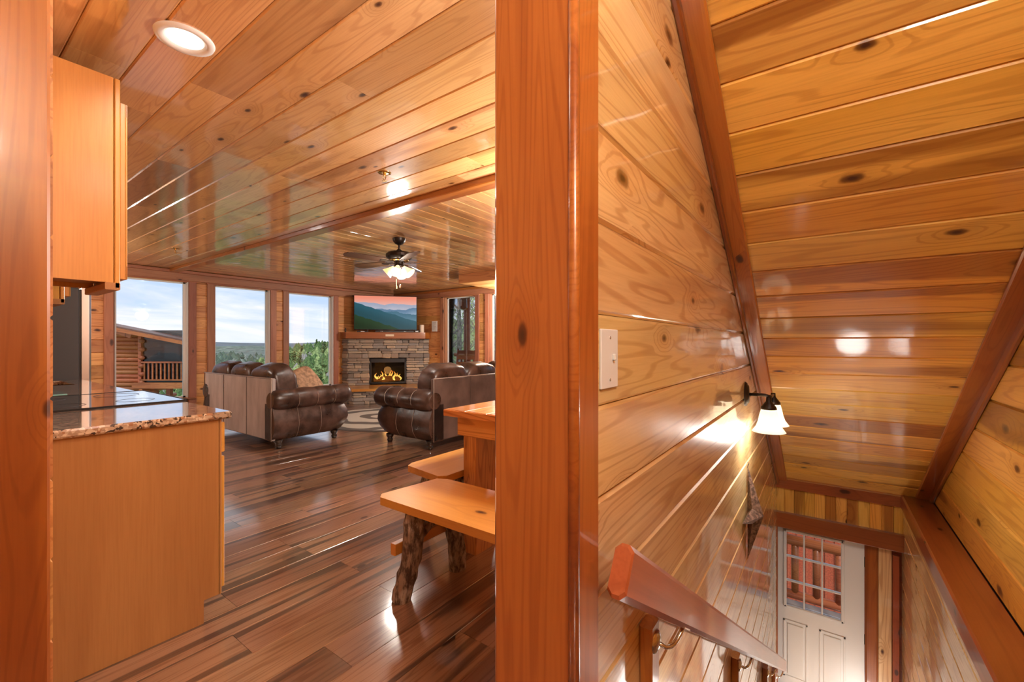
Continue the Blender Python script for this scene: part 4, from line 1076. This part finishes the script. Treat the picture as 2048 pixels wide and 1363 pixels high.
protos = [tree_proto('pine', 11, 2.6, 'dark green pine on the wooded hillside outside', gp), tree_proto('leafy', 9, 3.0, 'fresh green leafy tree on the wooded hillside outside', gp),
          tree_proto('bare', 9, 3.0, 'grey bare-branched tree on the wooded hillside outside', gp)]
first = [True] * 3
def plant(i, x, y, s_, z=None):
    z = hill(math.hypot(x, y), math.degrees(math.atan2(-x, y)), x, y) if z is None else z
    if first[i]: t = protos[i]; first[i] = False
    else: t = dup(protos[i])
    t.location = (x, y, z - .3); t.rotation_euler = (0, 0, random.random() * 6.28); t.scale = (s_, s_, s_ * random.uniform(.85, 1.15))
rs = random.Random(11)
for i in range(95):
    az = rs.uniform(54, 68) if i < 75 else rs.uniform(66, 86); r_ = rs.uniform(95, 215) if i < 75 else rs.uniform(40, 90)
    plant(rs.choice((0, 0, 1, 1, 2)) if i < 75 else rs.choice((1, 2)), -math.sin(R(az)) * r_, math.cos(R(az)) * r_, rs.uniform(.35, .62))
# far woods on the hillside: a mass of crowns nobody could count
def mass(name, n, mat, az0, az1, r0, r1, hf, smin, smax, label):
    mb = MB()
    for i in range(n):
        az = rs.uniform(az0, az1); r_ = r0 * (r1 / r0) ** rs.random()
        x, y = -math.sin(R(az)) * r_, math.cos(R(az)) * r_; z = hf(r_, az, x, y); s_ = rs.uniform(smin, smax); h = s_ * rs.uniform(1.2, 2.6)
        vs = [(x + s_ * math.cos(a + i), y + s_ * math.sin(a + i), z + h * .35) for a in (0, 1.57, 3.14, 4.71)] + [(x, y, z + h), (x, y, z - .5)]
        mb.add(vs, [(0, 1, 4), (1, 2, 4), (2, 3, 4), (3, 0, 4), (1, 0, 5), (2, 1, 5), (3, 2, 5), (0, 3, 5)])
    tag(obj(name, mb, mat, kind='stuff'), label, 'woods')
mass('woodland', 1900, leaf_a, 46, 92, 80, 290, hill, .8, 2.6, 'mass of dark evergreen treetops covering the hillside beyond the windows')
mass('spring_woodland', 2200, leaf_b, 46, 92, 80, 290, hill, .7, 2.2, 'mass of light green spring treetops among the evergreens on the hillside')
mass('bare_woodland', 900, leaf_c, 50, 92, 70, 290, hill, .7, 1.8, 'grey leafless treetops scattered through the hillside woods')
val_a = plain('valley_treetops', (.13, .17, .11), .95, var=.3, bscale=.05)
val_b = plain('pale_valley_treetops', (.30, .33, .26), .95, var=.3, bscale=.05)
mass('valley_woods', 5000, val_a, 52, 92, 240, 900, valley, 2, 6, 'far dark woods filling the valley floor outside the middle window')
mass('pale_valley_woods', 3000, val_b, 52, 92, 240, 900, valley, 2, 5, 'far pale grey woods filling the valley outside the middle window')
# woods close behind the back porch
gp2 = 'pale spring woods behind the porch'
bk = [tree_proto('sparse', 12, 2.6, 'pale green tree in the woods behind the porch post', gp2), tree_proto('bare', 13, 2.6, 'thin bare tree in the woods behind the porch post', gp2)]
for i in range(40):
    k = 1 if i % 3 else 0
    if i == 1: k = 1
    t = bk[k] if i < 2 else dup(bk[k])
    az = rs.uniform(30, 50); r_ = rs.uniform(22, 42)
    x, y = -math.sin(R(az)) * r_, math.cos(R(az)) * r_
    t.location = (x, y, rs.uniform(-5.5, -3.5)); t.rotation_euler = (0, 0, rs.random() * 6); s_ = rs.uniform(.7, 1.05); t.scale = (s_, s_, s_)

# back porch ---------------------------------------------------------------
dk = thing('porch_deck', 'wooden porch deck with log post outside the back wall', 'porch', (0, 0, 0))
for i in range(17):
    y = YB + .22 + i * .145; board('deck_board', (-4.6, y, -.06), (1, 0, 0), (0, 0, 1), 8.6, .138, .03, logext, dk, ch=.003)
for px, rr in ((-8.43, .10), (-4.2, .10), (-1.2, .10)):
    obj('post', MB().tube([(px, 9.45, -.06), (px, 9.45, 1.2), (px, 9.45, 2.9)], [rr, rr * .96, rr], 16, wob=.03), logext, dk, True)
obj('top_rail', MB().tube([(-8.9, 9.45, .90), (-.3, 9.45, .90)], .055, 12), logext, dk, True)
obj('bottom_rail', MB().tube([(-8.9, 9.45, .16), (-.3, 9.45, .16)], .05, 12), logext, dk, True)
x = -8.8
while x < -.4: obj('baluster', MB().tube([(x, 9.45, .16), (x, 9.45, .90)], .032, 8), logext, dk, True); x += .16
obj('porch_roof', MB().box(-9.1, -.2, YB + .15, 9.9, 2.85, 2.95), logext, dk)
def rocker(label, loc, rz):
    t = thing('rocking_chair', label, 'rocking chair', loc, rz, 'wooden rocking chairs on the porch')
    wm = logext
    for s_ in (-.27, .27):
        obj('rocker', MB().tube([(s_, -.42 + .84 * q / 10, .03 + .10 * ((q - 5) / 5) ** 2) for q in range(11)], .018, 8), wm, t, True)
        obj('back_post', MB().tube([(s_, -.26, .05), (s_, -.28, .45), (s_, -.40, 1.12)], .022, 8), wm, t, True)
        obj('front_post', MB().tube([(s_, .24, .05), (s_, .24, .66)], .022, 8), wm, t, True)
        obj('arm', MB().rbox(s_ - .045, s_ + .045, -.30, .30, .66, .685, .008), wm, t)
    for i in range(6): obj('seat_slat', MB().rbox(-.26, .26, -.26 + i * .085, -.18 + i * .085, .42 - .0, .437, .004), wm, t)
    for i in range(4): obj('back_slat', MB().rbox(-.26, .26, -.012, .012, -.045, .045, .006, Matrix.Translation((0, -.30 - .026 * i, .58 + .15 * i)) @ Matrix.Rotation(R(10), 4, 'X')), wm, t)
    return t
rocker('left slat-back rocking chair on the porch beyond the back window', (-7.55, 8.15, -.03), R(190))
rocker('right slat-back rocking chair on the porch beyond the back window', (-6.70, 8.30, -.03), R(175))
t = thing('porch_lantern', 'black lantern hanging from the porch ceiling beyond the back window', 'lantern', (-7.25, 8.0, 2.85))
obj('chain', MB().tube([(0, 0, 0), (0, 0, -.42)], .006, 6), black, t)
obj('cage', MB().lathe([(.0, -.40), (.10, -.46), (.12, -.50), (.09, -.52), (.10, -.74), (.05, -.78), (0, -.80)], n=8), black, t)
obj('glass', MB().box(-.03, .03, -.125, -.09, -.70, -.55), vinyl, t)

# neighbouring log cabin ------------------------------------------------------
nd = 21.0
cO = at(282, 687, nd)
cab = thing('log_cabin', 'neighbouring orange log cabin with screened porch outside the first window', 'cabin', (cO.x, cO.y, 0), A)
u = nd / F                                     # metres per photo pixel at that distance
def cx(px): return (px - 282) * u
def czz(py): return H0 - (py - HOR) * u
obj('wall_core', MB().prism([(cx(60), czz(1100)), (cx(278), czz(1100)), (cx(278), czz(668)), (cx(60), czz(624))], -1.2, -.1, Matrix.Rotation(R(90), 4, 'X')), logext, cab)
z = czz(1000); k = 0
while z < czz(655):
    zz = z; rr = .105
    xe = cx(281) + (.10 if k % 2 else -.02)
    
    obj('wall_log', MB().tube([(cx(60), 0, z), (xe, 0, z)], rr, 10), logext, cab, True)
    if k % 2 == 0 and z < czz(682): obj('corner_log', MB().tube([(cx(286), -.15, z + .1), (cx(286), 2, z + .1)], rr * .95, 10), logext, cab, True)
    z += .2; k += 1
def bar(name, x0, z0, x1, z1, t_, y=-.3, dp=.08, mat=logext):
    a, b = Vector((x0, y, z0)), Vector((x1, y, z1)); d_ = (b - a)
    m = Matrix.Translation(a) @ Matrix.Rotation(-math.atan2(d_.z, d_.x), 4, 'Y')
    return obj(name, MB().box(0, d_.length, 0, dp, -t_ / 2, t_ / 2, m), mat, cab)
roofm = plain('brown_roof_metal', (.14, .07, .05), .5)
bar('roof_edge', cx(120), czz(626), cx(408), czz(683.7), .10, -.9, .9, roofm)
bar('fascia', cx(120), czz(630.5), cx(408), czz(688), .16, -.95, .06)
bar('rafter_trim', cx(229), czz(656), cx(276), czz(672), .22, -.4, .06)
scr = [(285, 667, 368, 762)]
obj('porch_screen', MB().box(cx(283), cx(372), -.02, .0, czz(764), czz(660)), screen_m, cab)
obj('porch_interior', MB().prism([(cx(240), czz(768)), (cx(352), czz(768)), (cx(352), czz(678)), (cx(240), czz(657))], -1.3, -1.2, Matrix.Rotation(R(90), 4, 'X')), plain('porch_shadow_wall', (.10, .075, .06), .8), cab)
for a, b in ((253, 283), (292, 322)): obj('porch_window', MB().box(cx(a), cx(b), 1.1, 1.19, czz(721), czz(689)), plain('sky_lit_glass', (.45, .58, .66), .1), cab)
bar('porch_post', cx(283), czz(765), cx(283), czz(664), .14, -.12, .14)
bar('porch_post', cx(372), czz(765), cx(372), czz(668), .14, -.12, .14)
bar('porch_post', cx(402), czz(765), cx(402), czz(688), .14, -.12, .14)
bar('porch_rail', cx(283), czz(724), cx(402), czz(724), .08, -.12, .1)
bar('porch_rail', cx(283), czz(759), cx(402), czz(759), .06, -.12, .1)
bar('floor_beam', cx(270), czz(770), cx(402), czz(770), .28, -.18, .2)
px = 291
while px < 400: bar('baluster', cx(px), czz(758), cx(px), czz(725), .06, -.08, .05); px += 8.2
for px in (294, 326, 372, 398): bar('stilt', cx(px), czz(1000), cx(px), czz(772), .20, .3, .2)
obj('porch_floor', MB().box(cx(270), cx(372), -.1, 1.1, czz(772), czz(768)), logext, cab)

# lower entrance porch, seen through the door's small panes
lp = thing('entry_porch', 'lower entry deck with log railing outside the white door', 'porch', (0, 0, 0))
for i in range(16):
    board('deck_board', (.2, 5.25 + i * .15, ZL - .06), (1, 0, 0), (0, 0, 1), 4.4, .142, .03, plain('weathered_deck', (.36, .25, .18), .6) if i == 0 else bpy.data.materials['weathered_deck'], lp, ch=.003)
RY = 6.9
obj('top_rail', MB().tube([(-1.6, RY, -1.40), (2.4, RY, -1.40)], .065, 14), logext, lp, True)
obj('bottom_rail', MB().tube([(-1.6, RY, -2.12), (2.4, RY, -2.12)], .055, 14), logext, lp, True)
for i in range(16): obj('baluster', MB().tube([(-1.5 + i * .235, RY, -2.12), (-1.5 + i * .235, RY, -1.42)], .042, 10), logext, lp, True)
ob = thing('shed', 'red-orange boarded shed beyond the entry deck railing', 'shed', (1.6, 10.5, -5))
redm = plain('red_shed_paint', (.62, .13, .06), .6, var=.2)
obj('wall', MB().box(-3.2, .55, 0, 2, 0, 3.6), redm, ob)
for i in range(24): obj('batten', MB().box(-3.15 + .155 * i, -3.11 + .155 * i, -.03, -.005, 0, 3.58), redm, ob)
obj('roof', MB().add([(-3.5, -.3, 3.5), (.9, -.3, 3.5), (.9, 1.2, 4.6), (-3.5, 1.2, 4.6), (-3.5, -.3, 3.6), (.9, -.3, 3.6), (.9, 1.2, 4.7), (-3.5, 1.2, 4.7)], [(3, 2, 1, 0), (4, 5, 6, 7), (0, 1, 5, 4), (1, 2, 6, 5), (2, 3, 7, 6), (3, 0, 4, 7)]), plain('grey_green_roof', (.16, .22, .19), .6), ob)
